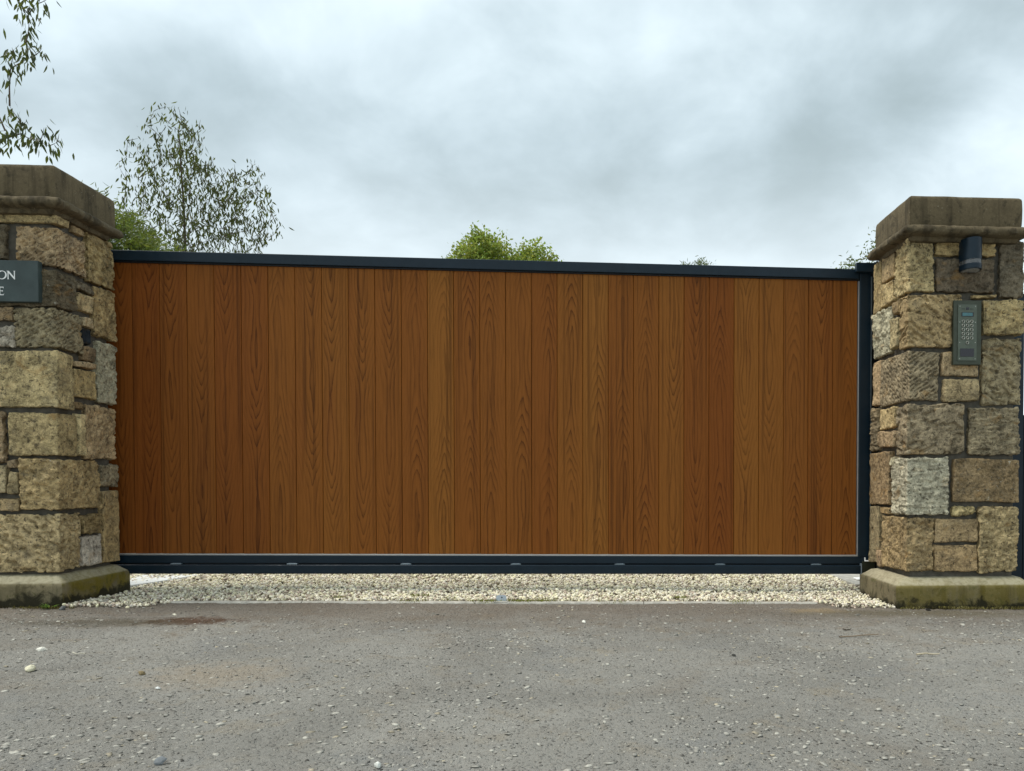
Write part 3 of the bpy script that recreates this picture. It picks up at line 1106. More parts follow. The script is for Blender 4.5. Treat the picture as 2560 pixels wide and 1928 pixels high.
# planks: one shared mesh with a slight V joint at each edge
PW = 0.16732
def plank_mesh(w, h):
    e = w / 2
    prof = [(-e + 0.0006, 0.020), (-e + 0.0006, 0.0045), (-e + 0.0032, 0.0), (e - 0.0032, 0.0), (e - 0.0006, 0.0045), (e - 0.0006, 0.020)]
    V = []
    for z in (0.0, h):
        for (x, y) in prof:
            V.append((x, y, z))
    n = len(prof)
    F = [(i, i + 1, n + i + 1, n + i) for i in range(n - 1)]
    F.append((n - 1, 0, n, 2 * n - 1))
    me = bpy.data.meshes.new('plank')
    me.from_pydata(V, [], F + [tuple(range(n - 1, -1, -1)), tuple(range(n, 2 * n))])
    me.materials.append(M['wood'])
    return me


pm = plank_mesh(PW, 1.838)
pm2 = plank_mesh(PW * 0.96, 1.838)
TONES = [.20, .22, .30, .28, .34, .42, .50, .46, .36, .44, .38, .62, .40, .46, .50, .28, .55, .60, .30, .36, .48, .22, .26, .72, .55, .42, .35, .30]
FLIP = [1, 1, 1, 1, 1, -1, 1, 1, 1, 1, -1, -1, -1, -1, -1, -1, -1, -1, -1, -1, 1, 1, -1, 1, 1, -1, 1, -1]
for k in range(-7, 28):
    xc = -2.825 + (k + 0.5) * PW
    o = link('plank', pm, None, gate)
    o.location = (xc - GO.x, 0.021, gzv(xc, 0.2165) - GO.z)
    kk = k if k >= 0 else 0
    o['grain_flip'] = float(-FLIP[kk])
    o['grain_phase'] = round(random.uniform(0, 40), 3)
    o['tone'] = float(TONES[kk]) * 1.15 - 0.04 + random.uniform(-0.10, 0.10)
    o['heart'] = round(random.uniform(-0.028, 0.032), 4)

# catcher bracket on the pier that holds the closed gate at the top
br = thing('gate_catcher', 'dark blue box bracket at the top right corner of the gate', 'bracket', (1.90, 5.02, 2.07))
box_obj('channel', (-0.072, 0.060, -0.004, 0.035, 0.010, 0.070), M['navy'], br, 0.003)
box_obj('post', (0.046, 0.16, 0.085, 0.14, -2.12, 0.04), M['navy_dark'], br, 0.002)  # added dark upright, blocks the bright sky gap between gate and pillar
box_obj('wall_plate', (0.0605, 0.075, -0.01, 0.05, -0.01, 0.080), M['navy_dark'], br, 0.002)
# lower catcher by the plinth
lc = thing('lower_gate_stop', 'dark green steel stop plate between gate foot and right plinth', 'gate stop', (1.92, 5.03, 0.03))
box_obj('stop_plate', (-0.026, 0.06, 0.028, 0.075, -0.06, 0.125), mat_simple('dark_olive_steel', (0.022, 0.024, 0.010), 0.5), lc, 0.002)
box_obj('bracket_foot', (-0.014, 0.012, -0.004, 0.024, 0.1255, 0.1315), M['white'], lc, 0.001)
box_obj('bracket_upright', (-0.014, -0.007, 0.018, 0.024, 0.132, 0.150), M['white'], lc, 0.001)

# ------------------------------------------------------------------ intercom panel
def intercom():
    x0, x1, z0, z1 = 2.205, 2.375, 1.385, 1.765
    yb, yf = 4.462, 4.440
    t = thing('intercom_panel', 'bronze-green keypad intercom panel with a blue display on the right pillar', 'intercom', ((x0 + x1) / 2, yb, z0))
    w, h = x1 - x0, z1 - z0
    d = yf - yb
    box_obj('backplate', (-w / 2, w / 2, d, 0.004, 0, h), M['panel'], t, 0.003)
    # inner plate
    ix0, ix1, iz0, iz1 = -w * 0.355, w * 0.325, h * 0.062, h * 0.935
    box_obj('faceplate', (ix0, ix1, d - 0.0042, d - 0.0004, iz0, iz1), M['panel_in'], t, 0.0015)
    yy = d - 0.0044
    cxm = (ix0 + ix1) / 2

    def flat(name, xa, xb, za, zb, m, th=0.002, bev=0.0006):
        return box_obj(name, (xa, xb, yy - th, yy, za, zb), m, t, bev, 1)
    flat('camera_window', cxm - 0.0085, cxm + 0.0085, h * 0.852, h * 0.888, M['black_glass'])
    flat('slot', cxm - 0.037, cxm - 0.016, h * 0.862, h * 0.868, M['navy_dark'])
    flat('slot', cxm + 0.014, cxm + 0.035, h * 0.862, h * 0.868, M['navy_dark'])
    flat('display_frame', cxm - 0.037, cxm + 0.037, h * 0.747, h * 0.812, M['black_glass'])
    b = box_obj('display', (cxm - 0.032, cxm + 0.030, yy - 0.0032, yy - 0.0022, h * 0.754, h * 0.805), M['lcd'], t, 0.0004, 1)
    flat('reader_window', cxm - 0.043, cxm + 0.041, h * 0.125, h * 0.250, M['black_glass'])
    # keys
    bm = bmesh.new()
    prof = [(0.0, -0.0018), (0.0050, -0.0018), (0.0062, -0.0005), (0.0068, -0.0042), (0.0084, -0.0048), (0.0098, -0.0040), (0.0104, 0.0)]
    seg = 20
    rings = []
    for (r, y) in prof[1:]:
        rings.append([bm.verts.new((r * math.cos(2 * math.pi * i / seg), y, r * math.sin(2 * math.pi * i / seg))) for i in range(seg)])
    bm.faces.new(rings[0])
    for a, b_ in zip(rings[:-1], rings[1:]):
        for i in range(seg):
            bm.faces.new((a[i], b_[i], b_[(i + 1) % seg], a[(i + 1) % seg]))
    bmesh.ops.recalc_face_normals(bm, faces=bm.faces)
    me = bpy.data.meshes.new('key')
    bm.to_mesh(me)
    bm.free()
    me.materials.append(M['steel'])
    me.materials.append(M['panel'])
    for p in me.polygons:
        p.use_smooth = True
        if max(math.hypot(me.vertices[v].co.x, me.vertices[v].co.z) for v in p.vertices) < 0.0065:
            p.material_index = 1
            p.use_smooth = False
    for r in range(5):
        for c in range(3):
            o = link('key', me, None, t)
            o.location = (cxm + (c - 1) * 0.0255, yy, h * (0.672 - r * 0.0642))
    o = link('call_key', me, None, t)
    o.location = (cxm, yy, h * 0.342)
    # screws
    bm = bmesh.new()
    bmesh.ops.create_cone(bm, cap_ends=True, segments=12, radius1=0.0032, radius2=0.0026, depth=0.002, matrix=Matrix.Rotation(R(90), 4, 'X'))
    me = bpy.data.meshes.new('screw')
    bm.to_mesh(me)
    bm.free()
    me.materials.append(M['steel'])
    for fz in (0.905, 0.660, 0.345, 0.092):
        for sx in (ix0 + 0.011, ix1 - 0.010):
            o = link('screw', me, None, t)
            o.location = (sx, yy - 0.001, h * fz)


intercom()


def wall_lamp():
    x0, x1, z0, z1 = 2.245, 2.362, 1.938, 2.118
    cx, w = (x0 + x1) / 2, (x1 - x0)
    t = thing('wall_lamp', 'dark blue cylindrical wall lamp with a clear glass band under the cap moulding', 'wall lamp', (cx, 4.447, z0))
    rx, ry = w / 2, 0.085
    def half(name, za, zb, m, k=1.0, cap_t=True, cap_b=True):
        bm = bmesh.new()
        seg = 28
        lo, hi = [], []
        for i in range(seg + 1):
            a = math.pi * i / seg
            x, y = -rx * k * math.cos(a), -ry * k * math.sin(a) ** 0.9
            lo.append(bm.verts.new((x, y, za)))
            hi.append(bm.verts.new((x, y, zb)))
        lo += [bm.verts.new((rx * k, 0.02, za)), bm.verts.new((-rx * k, 0.02, za))]
        hi += [bm.verts.new((rx * k, 0.02, zb)), bm.verts.new((-rx * k, 0.02, zb))]
        n = len(lo)
        for i in range(n):
            bm.faces.new((lo[i], lo[(i + 1) % n], hi[(i + 1) % n], hi[i]))
        bm.faces.new(lo[::-1])
        bm.faces.new(hi)
        bmesh.ops.recalc_face_normals(bm, faces=bm.faces)
        return bm_obj(name, bm, m, t, True, 35)
    half('body', 0.054, 0.180, M['navy'])
    half('glass_band', 0.0305, 0.0535, M['glass'], 0.985)
    half('reflector', 0.0310, 0.0530, M['navy'], 0.72)
    half('lower_ring', 0.0, 0.030, M['navy'])
    half('lens', -0.003, -0.0003, mat_simple('frosted_lens', (0.32, 0.32, 0.31), 0.3), 0.80)


wall_lamp()

# ------------------------------------------------------------------ slate sign
def sign():
    xr, z0, z1 = -2.955, 1.678, 1.903
    x0 = xr - 0.46
    t = thing('house_sign', 'green-grey slate plaque with white carved capitals on the left pillar', 'sign', ((x0 + xr) / 2, 4.452, z0))
    w, h = xr - x0, z1 - z0
    box_obj('slab', (-w / 2, w / 2, -0.024, 0.012, 0, h), M['slate'], t, 0.003)
    H = 0.0455
    yl = -0.0246

    def poly_letter(outer, x, z, hole=None):
        """x,z: the letter's left foot; outlines in letter units (H = 1)"""
        bm = bmesh.new()
        def P(p, y):
            return bm.verts.new((x + p[0] * H, y, z + p[1] * H))
        if hole:
            n = len(outer)
            for ya in (yl - 0.0006,):
                a = [P(p, ya) for p in outer]
                b = [P(p, ya) for p in hole]
                a2 = [P(p, yl + 0.0004) for p in outer]
                for i in range(n):
                    j = (i + 1) % n
                    bm.faces.new((a[i], a[j], b[j], b[i]))
                    bm.faces.new((a[i], a[j], a2[j], a2[i]))
        else:
            a = [P(p, yl - 0.0006) for p in outer]
            f = bm.faces.new(a)
            ex = bmesh.ops.extrude_face_region(bm, geom=[f])
            bmesh.ops.translate(bm, vec=(0, 0.001, 0), verts=[v for v in ex['geom'] if isinstance(v, bmesh.types.BMVert)])
            bmesh.ops.triangulate(bm, faces=[q for q in bm.faces if len(q.verts) > 4])
        bmesh.ops.recalc_face_normals(bm, faces=bm.faces)
        bm_obj('letter', bm, M['white'], t)

    rx = w / 2
    # first line: T O N
    zl = h - 0.104
    T = [(.40, 0), (.62, 0), (.58, .06), (.58, .92), (.86, .92), (.96, .80), (.94, 1.0), (.08, 1.0), (.06, .80), (.16, .92), (.44, .92), (.44, .06)]
    Nn = [(.05, 0), (.27, 0), (.21, .07), (.21, .76), (.86, -.02), (.94, -.02), (.94, .92), (.99, 1.0), (.78, 1.0), (.83, .92), (.83, .27), (.24, 1.0), (-.03, 1.0), (.10, .90), (.10, .07)]
    O_o, O_i = [], []
    for i in range(40):
        a = 2 * math.pi * i / 40
        O_o.append((.55 + .55 * math.cos(a), .5 + .52 * math.sin(a)))
        O_i.append((.55 + .38 * math.cos(a - 0.12), .5 + .435 * math.sin(a)))
    poly_letter(T, rx - 0.257, zl)
    poly_letter(O_o, rx - 0.2125, zl, O_i)
    poly_letter(Nn, rx - 0.1625, zl)
    # second line: S E
    zl2 = h - 0.191
    E_ = [(.05, 0), (.62, 0), (.70, .22), (.60, .09), (.25, .09), (.25, .47), (.50, .47), (.55, .40), (.55, .62), (.50, .55), (.25, .55), (.25, .91), (.55, .91), (.64, .80), (.62, 1.0), (.05, 1.0), (.11, .94), (.11, .06)]
    path = []
    for i in range(31):
        s = i / 30
        if s < 0.5:
            a = R(20) + (R(270) - R(20)) * (s / 0.5)
            path.append((.33 + .24 * math.cos(a), .745 + .225 * math.sin(a)))
        else:
            a = R(90) + (R(-160) - R(90)) * ((s - 0.5) / 0.5)
            path.append((.33 + .27 * math.cos(a), .265 + .255 * math.sin(a)))
    L_, R_ = [], []
    for i, p in enumerate(path):
        q0, q1 = path[max(i - 1, 0)], path[min(i + 1, 30)]
        dx, dy = q1[0] - q0[0], q1[1] - q0[1]
        l = math.hypot(dx, dy) or 1
        th = 0.035 + 0.05 * math.sin(math.pi * i / 30)
        L_.append((p[0] - dy / l * th, p[1] + dx / l * th))
        R_.append((p[0] + dy / l * th, p[1] - dx / l * th))
    bm = bmesh.new()
    xs, = (rx - 0.238,)
    a = [bm.verts.new((xs + p[0] * H, yl - 0.0004, zl2 + p[1] * H)) for p in L_]
    b = [bm.verts.new((xs + p[0] * H, yl - 0.0004, zl2 + p[1] * H)) for p in R_]
    for i in range(30):
        bm.faces.new((a[i], a[i + 1], b[i + 1], b[i]))
    ex = bmesh.ops.extrude_face_region(bm, geom=list(bm.faces))
    bmesh.ops.translate(bm, vec=(0, 0.0008, 0), verts=[v for v in ex['geom'] if isinstance(v, bmesh.types.BMVert)])
    bmesh.ops.recalc_face_normals(bm, faces=bm.faces)
    bm_obj('letter', bm, M['white'], t)
    poly_letter(E_, rx - 0.209, zl2)


sign()

# ------------------------------------------------------------------ small things about the gate foot
def ground_plate():
    x, y = -0.468, 4.612
    t = thing('ground_stop_plate', 'small galvanised steel tab with a round hole standing in the kerb', 'metal plate', (x, y, gz(x)))
    bm = bmesh.new()
    w, h, th = 0.031, 0.045, 0.006
    out = [(-w, -0.01), (w, -0.01), (w * 0.98, h * 0.80), (w * 0.80, h), (-w * 0.80, h), (-w * 0.98, h * 0.80)]
    n = 18
    hole = [(0.0045 * math.cos(2 * math.pi * i / n) + 0.003, h * 0.70 + 0.0045 * math.sin(2 * math.pi * i / n)) for i in range(n)]
    # ring of quads from the hole to the outline
    def edge_pt(a):
        d = (math.cos(a), math.sin(a))
        c = (0.003, h * 0.70)
        best = None
        for i in range(len(out)):
            p, q = out[i], out[(i + 1) % len(out)]
            ex, ey = q[0] - p[0], q[1] - p[1]
            den = d[0] * ey - d[1] * ex
            if abs(den) < 1e-9:
                continue
            s = ((p[0] - c[0]) * ey - (p[1] - c[1]) * ex) / den
            u = ((p[0] - c[0]) * d[1] - (p[1] - c[1]) * d[0]) / den
            if s > 0 and -1e-6 <= u <= 1 + 1e-6 and (best is None or s < best):
                best = s
        return (c[0] + d[0] * best, c[1] + d[1] * best)
    angs = [2 * math.pi * i / n for i in range(n)]
    O = [edge_pt(a) for a in angs]
    layers = []
    for y_ in (-th / 2, th / 2):
        layers.append(([bm.verts.new((p[0], y_, p[1])) for p in hole], [bm.verts.new((p[0], y_, p[1])) for p in O]))
    for i in range(n):
        j = (i + 1) % n
        for (hh, oo) in layers:
            bm.faces.new((hh[i], hh[j], oo[j], oo[i]))
        bm.faces.new((layers[0][0][i], layers[0][0][j], layers[1][0][j], layers[1][0][i]))
        bm.faces.new((layers[0][1][i], layers[0][1][j], layers[1][1][j], layers[1][1][i]))
    bmesh.ops.recalc_face_normals(bm, faces=bm.faces)
    bm_obj('tab', bm, mat_simple('new_galvanised_steel', (0.50, 0.56, 0.61), 0.5, metal=0.1, var=0.10, scale=60), t)
    box_obj('dark_hole_fill', (-0.010, 0.016, th / 2 + 0.0006, th / 2 + 0.012, h * 0.70 - 0.012, h * 0.70 + 0.012), M['navy_dark'], t, 0.001, 1)  # black box added behind the hole to paint it dark
    box_obj('foot', (-0.045, 0.040, -0.030, 0.02, -0.004, 0.011), M['concrete'], t, 0.003)


ground_plate()


def carriage_base():
    """concrete pad and roller carriage of the sliding gate, seen beside the left plinth"""
    t = thing('roller_base', 'white concrete pad with a bolted roller plate under the gate beside left plinth', 'gate base', (-3.2, 5.45, 0.0))
    pts = [(-0.75, -0.36), (0.22, -0.36), (0.36, -0.06), (0.46, 0.30), (-0.75, 0.30)]
    bm = bmesh.new()
    lo = [bm.verts.new((p[0], p[1], -0.03)) for p in pts]
    hi = [bm.verts.new((p[0], p[1], 0.016)) for p in pts]
    n = len(pts)
    bm.faces.new(hi)
    for i in range(n):
        bm.faces.new((lo[i], lo[(i + 1) % n], hi[(i + 1) % n], hi[i]))
    bmesh.ops.bevel(bm, geom=[e for e in bm.edges if all(v.co.z > 0 for v in e.verts)], offset=0.004, segments=1, affect='EDGES')
    bmesh.ops.recalc_face_normals(bm, faces=bm.faces)
    bm_obj('pad', bm, mat_simple('new_concrete', (0.66, 0.655, 0.62), 0.85, var=0.10, scale=14, bump=0.2), t)
    box_obj('roller_plate', (-0.55, 0.17, -0.24, -0.10, 0.022, 0.030), M['zinc'], t, 0.001)
    box_obj('packer', (-0.50, 0.12, -0.20, -0.14, 0.0162, 0.0218), M['navy_dark'], t, 0.0)
    for bx in (-0.42, 0.07):
        bm = bmesh.new()
        bmesh.ops.create_cone(bm, cap_ends=True, segments=6, radius1=0.017, radius2=0.017, depth=0.014, matrix=Matrix.Translation((bx, -0.155, 0.0375)))
        bmesh.ops.create_cone(bm, cap_ends=True, segments=12, radius1=0.009, radius2=0.009, depth=0.03, matrix=Matrix.Translation((bx, -0.155, 0.0595)))
        bm_obj('bolt', bm, M['alu'], t)


carriage_base()


def right_slab():
    t = thing('footing_block', 'grey concrete footing block behind the foot of the right plinth', 'footing', (2.03, 5.55, -0.06))
    box_obj('block', (-0.10, 0.9, -0.28, 0.04, -0.02, 0.030), M['concrete'], t, 0.005)
    box_obj('block', (-0.075, 0.9, 0.045, 0.5, -0.02, 0.022), M['concrete'], t, 0.005)
    bm = bmesh.new()
    bm_box(bm, -0.02, 0.03, -0.10, 0.0, 0.031, 0.042, 0.004)
    o = bm_obj('white_chip', bm, M['white'], t)


right_slab()


def side_gate():
    """edge of the pedestrian gate's frame right of the right pier"""
    t = thing('side_gate', 'dark blue steel gate post and leaf at the right edge beyond the right pillar', 'side gate', (2.95, 5.06, -0.06))
    box_obj('post', (-0.045, 0.035, -0.04, 0.04, 0.0, 2.0), M['navy'], t, 0.003)
    box_obj('leaf', (0.045, 0.90, -0.03, 0.02, 0.06, 1.20), M['navy'], t, 0.003)
    box_obj('post_cap', (-0.05, 0.04, -0.045, 0.045, 2.0005, 2.012), M['navy'], t, 0.003)
    box_obj('far_post', (0.91, 0.99, -0.04, 0.04, 0.0, 2.0), M['navy'], t, 0.003)


side_gate()


def loose_stones():
    spots = [(-2.246, 3.353, 0.019, 'white rounded pebble lying on the tarmac, left'),
             (-2.067, 3.023, 0.021, 'cream angular pebble nearest the left edge of tarmac'),
             (-1.622, 2.95, 0.013, 'brown pebble on the tarmac below the rust stain'),
             (-1.463, 2.758, 0.011, 'small bright white stone on the tarmac, left foreground'),
             (-1.625, 3.74, 0.010, 'pale loose chipping on tarmac right of rust stain'),
             (0.02, 3.989, 0.013, 'white chipping on tarmac in front of the gate, right of middle'),
             (-2.135, 4.194, 0.012, 'white chipping lying just above the rust stain'),
             (0.652, 3.228, 0.011, 'dark loose stone on the tarmac, right of middle'),
             (-0.519, 2.001, 0.013, 'white stone at the bottom edge, left of middle'),
             (-1.086, 2.052, 0.015, 'flat dark grey stone near the bottom edge, left'),
             (-2.80, 4.345, 0.020, 'grey cobble at the foot of the left plinth corner'),
             (2.02, 4.34, 0.018, 'black clod at the foot of the right plinth')]
    cols = [(0.72, .69, .6), (.62, .58, .42), (.22, .17, .09), (.8, .8, .76), (.6, .57, .47), (.75, .73, .64), (.72, .68, .54),
            (.04, .04, .035), (.66, .66, .6), (.17, .18, .185), (.15, .15, .145), (.012, .011, .01)]
    for (x, y, s, lab), c in zip(spots, cols):
        flat = 0.62 if 'flat' not in lab else 0.3
        P, F, C = pebbles(np.array([[0, 0, 0.0]]), np.array([s * 0.85]), np.array([c]), sub=2, jitter=0.13, flat=flat, tilt=0.2)
        P[:, :] += 0.16 * s * np.stack([vnoise(P / s * 1.3 + 5 * k) for k in (1, 2, 3)], 1)
        P[:, 2] -= P[:, 2].min() + 0.003
        o = link('pebble', np_mesh('pebble', P, F, False, C), M['gravel'])
        o.location = (x, y, float(gz(x)))
        tag(o, lab, 'pebble', 'loose pebbles on the tarmac')


loose_stones()


def tube(pts, rads, seg=6):
    """tapered tube along a polyline -> V, F"""
    pts = np.asarray(pts, float)
    n = len(pts)
    V = []
    up = np.array([0.13, 0.07, 1.0])
    for i in range(n):
        d = pts[min(i + 1, n - 1)] - pts[max(i - 1, 0)]
        d /= np.linalg.norm(d) + 1e-9
        a = np.cross(d, up if abs(d[2]) < 0.95 else np.array([1, 0, 0.]))
        a /= np.linalg.norm(a) + 1e-9
        b = np.cross(d, a)
        for k in range(seg):
            t = 2 * math.pi * k / seg
            V.append(pts[i] + rads[i] * (math.cos(t) * a + math.sin(t) * b))
    F = []
    for i in range(n - 1):
        for k in range(seg):
            k2 = (k + 1) % seg
            F.append((i * seg + k, i * seg + k2, (i + 1) * seg + k2, (i + 1) * seg + k))
    return np.array(V), np.array(F)


def twigs():
    T = [((-2.077, 3.278), (-2.018, 3.263), 0.0035, (.45, .42, .34), 'short pale twig on the tarmac, left'),
         ((1.232, 3.573), (1.442, 3.636), 0.0035, (.24, .18, .12), 'long brown twig on the tarmac in front of right pillar'),
         ((1.444, 3.217), (1.546, 3.209), 0.004, (.50, .43, .30), 'straw-coloured twig on the tarmac, right side'),
         ((1.311, 3.754), (1.351, 3.753), 0.0035, (.07, .055, .04), 'short dark twig on the tarmac near right pillar')]
    for (a, b, r, c, lab) in T:
        pts = []
        for i in range(7):
            s = i / 6
            x = a[0] + (b[0] - a[0]) * s
            y = a[1] + (b[1] - a[1]) * s
            pts.append((x + random.uniform(-.003, .003), y + random.uniform(-.006, .006), float(gz(x)) + r + 0.003 + random.uniform(0, .004)))
        V, F = tube(pts, [r * (1 - 0.4 * i / 6) for i in range(7)])
        o0 = V.mean(0)
        C = np.tile(np.array([*c, 1.0]), (len(V), 1))
        o = link('twig', np_mesh('twig', V - o0, F, True, C), M['chips'])
        o.location = o0
        tag(o, lab, 'twig', 'twigs fallen on the tarmac')


twigs()


def leaf_quads(base, dirs, L, W, nrm_hint, cols, bend=0.15):
    """lanceolate leaves: 3-segment blades; returns V,F(quads),C"""
    n = len(base)
    d = dirs / (np.linalg.norm(dirs, axis=1)[:, None] + 1e-9)
    s = np.cross(d, nrm_hint)
    s /= np.linalg.norm(s, axis=1)[:, None] + 1e-9
    nn = np.cross(s, d)
    L = L[:, None]
    W = W[:, None]
    prof = [(0.0, 0.12), (0.35, 1.0), (0.70, 0.75), (1.0, 0.06)]
    V = []
    for (t, w) in prof:
        c = base + d * L * t - nn * L * bend * t * t
        V.append(c - s * W * 0.5 * w)
        V.append(c + s * W * 0.5 * w)
    V = np.stack(V, 1)
    F0 = np.array([[0, 1, 3, 2], [2, 3, 5, 4], [4, 5, 7, 6]])
    F = (F0[None] + (np.arange(n) * 8)[:, None, None]).reshape(-1, 4)
    C = np.repeat(np.concatenate([cols, np.ones((n, 1))], 1), 8, axis=0)
    return V.reshape(-1, 3), F, C


def merge(parts):
    V, F, C, b = [], [], [], 0
    for p in parts:
        V.append(p[0])
        F.append(np.asarray(p[1]) + b)
        if len(p) > 2:
            C.append(p[2])
        b += len(p[0])
    return np.concatenate(V), np.concatenate(F), (np.concatenate(C) if C else None)


def make_moss():
    parts = []
    def clump(x, y, r, n, col, hgt=0.016):
        a = rng.uniform(0, 2 * np.pi, n)
        rr = r * np.sqrt(rng.random(n))
        px, py = x + rr * np.cos(a) * 1.8, y + rr * np.sin(a) * 0.8
        hz = np.where(py > 4.66, 0.012, 0.0)
        base = np.stack([px, py, gz(px) + hz + np.where((np.abs(py - 4.608) < 0.034) & (px > -2.36) & (px < 1.44), 0.0085, 0.002)], 1)
        d = np.stack([rng.normal(0, .6, n), rng.normal(0, .6, n), np.ones(n)], 1)
        cols = np.array(col)[None] * rng.uniform(0.6, 1.3, (n, 1))
        parts.append(leaf_quads(base, d, rng.uniform(0.5, 1.2, n) * hgt, rng.uniform(.002, .004, n), rng.normal(size=(n, 3)), cols))
    gl = (0.20, 0.205, 0.045)
    for (x, y, r, n) in [(-0.57, 4.60, 0.05, 160), (-0.38, 4.62, 0.06, 200), (-0.30, 4.63, 0.06, 160), (-0.20, 4.625, 0.05, 100), (-1.0, 4.60, 0.05, 60),
                         (0.62, 4.72, 0.032, 110), (-0.78, 4.66, 0.025, 60), (-0.98, 4.78, 0.034, 130), (-1.45, 4.70, 0.02, 50),
                         (0.95, 4.60, 0.04, 40), (0.2, 4.59, 0.05, 50), (1.0, 4.585, 0.05, 40)]:
        clump(x, y, r, n, gl)
    for i in range(46):                       # dead grass and moss along both plinth feet
        x = random.uniform(1.90, 2.75)
        clump(x, 4.392 + random.uniform(-.018, .012), 0.025, 26, random.choice([(0.20, 0.175, 0.055), (0.12, 0.10, 0.03), (0.06, 0.05, 0.02), (0.28, 0.24, 0.10)]), 0.018)
    for i in range(30):
        x = random.uniform(-3.5, -2.80)
        clump(x, 4.388 + random.uniform(-.03, .015), 0.03, 26, random.choice([(0.13, 0.11, 0.03), (0.05, 0.042, 0.02), (0.20, 0.16, 0.06)]), 0.014)
    V, F, C = merge(parts)
    o = link('moss', np_mesh('moss', V, F, False, C), M['moss'])
    o['kind'] = 'stuff'
    o['label'] = 'moss and dead grass along the kerb and plinth feet'
    o['category'] = 'moss'


make_moss()


def weed():
    t = thing('weed', 'small green weed sprouting at the foot of the left plinth', 'weed', (-2.90, 4.385, 0.0))
    n = 26
    a = rng.uniform(0, 2 * np.pi, n)
    base = np.stack([0.008 * np.cos(a), 0.006 * np.sin(a), np.full(n, 0.002)], 1)
    d = np.stack([np.cos(a) * 0.9, np.sin(a) * 0.6, rng.uniform(0.3, 1.3, n)], 1)
    cols = np.array([[0.13, 0.24, 0.06]]) * rng.uniform(0.7, 1.4, (n, 1))
    V, F, C = leaf_quads(base, d, rng.uniform(0.025, 0.055, n), rng.uniform(.006, .011, n), np.tile([[0, 0, 1.]], (n, 1)) + rng.normal(0, .2, (n, 3)), cols, 0.35)
    link('leaves', np_mesh('leaves', V, F, False, C), M['leaf'], t)
    V, F = tube([(0, 0, -0.01), (0.002, 0, 0.01), (0.0, 0.002, 0.025)], [0.003, 0.0025, 0.001], 5)
    C = np.tile([0.12, 0.17, 0.05, 1.0], (len(V), 1))
    link('stem', np_mesh('stem', V, F, True, C), M['moss'], t)


weed()

# ------------------------------------------------------------------ trees behind the gate
def grow(root_pts, tips, nodes_r=0.03, wob=0.06, seg=6, upward=0.25):
    """connects every tip to the nearest lower node already in the skeleton; returns branch polylines"""
    nodes = [np.array(p, float) for p in root_pts]
    branches = [[np.array(p, float) for p in root_pts]]
    order = sorted(tips, key=lambda p: p[2] + 0.6 * np.linalg.norm(np.array(p[:2]) - np.array(root_pts[0][:2])))
    for tp in order:
        tp = np.array(tp, float)
        A = np.array(nodes)
        dv = tp - A
        dist = np.linalg.norm(dv, axis=1)
        pen = dist + 3.0 * np.maximum(0, 0.35 * dist - dv[:, 2])
        k = int(np.argmin(pen))
        st = A[k]
        n = max(3, int(dist[k] / 0.18))
        line = []
        ctrl = st + (tp - st) * 0.5 + np.array([0, 0, -upward * dist[k] * 0.2]) + np.random.default_rng(int(abs(tp[0] * 991 + tp[2] * 77)) % 9999).normal(0, wob * dist[k], 3)
        for i in range(n + 1):
            s = i / n
            p = (1 - s) ** 2 * st + 2 * s * (1 - s) * ctrl + s * s * tp
            line.append(p)
            if i > 0:
                nodes.append(p)
        branches.append(line)
    return branches


def in_poly(x, z, poly):
    c = False
    n = len(poly)
    for i in range(n):
        x1, z1 = poly[i]
        x2, z2 = poly[(i + 1) % n]
        if (z1 > z) != (z2 > z) and x < (x2 - x1) * (z - z1) / (z2 - z1) + x1:
            c = not c
    return c


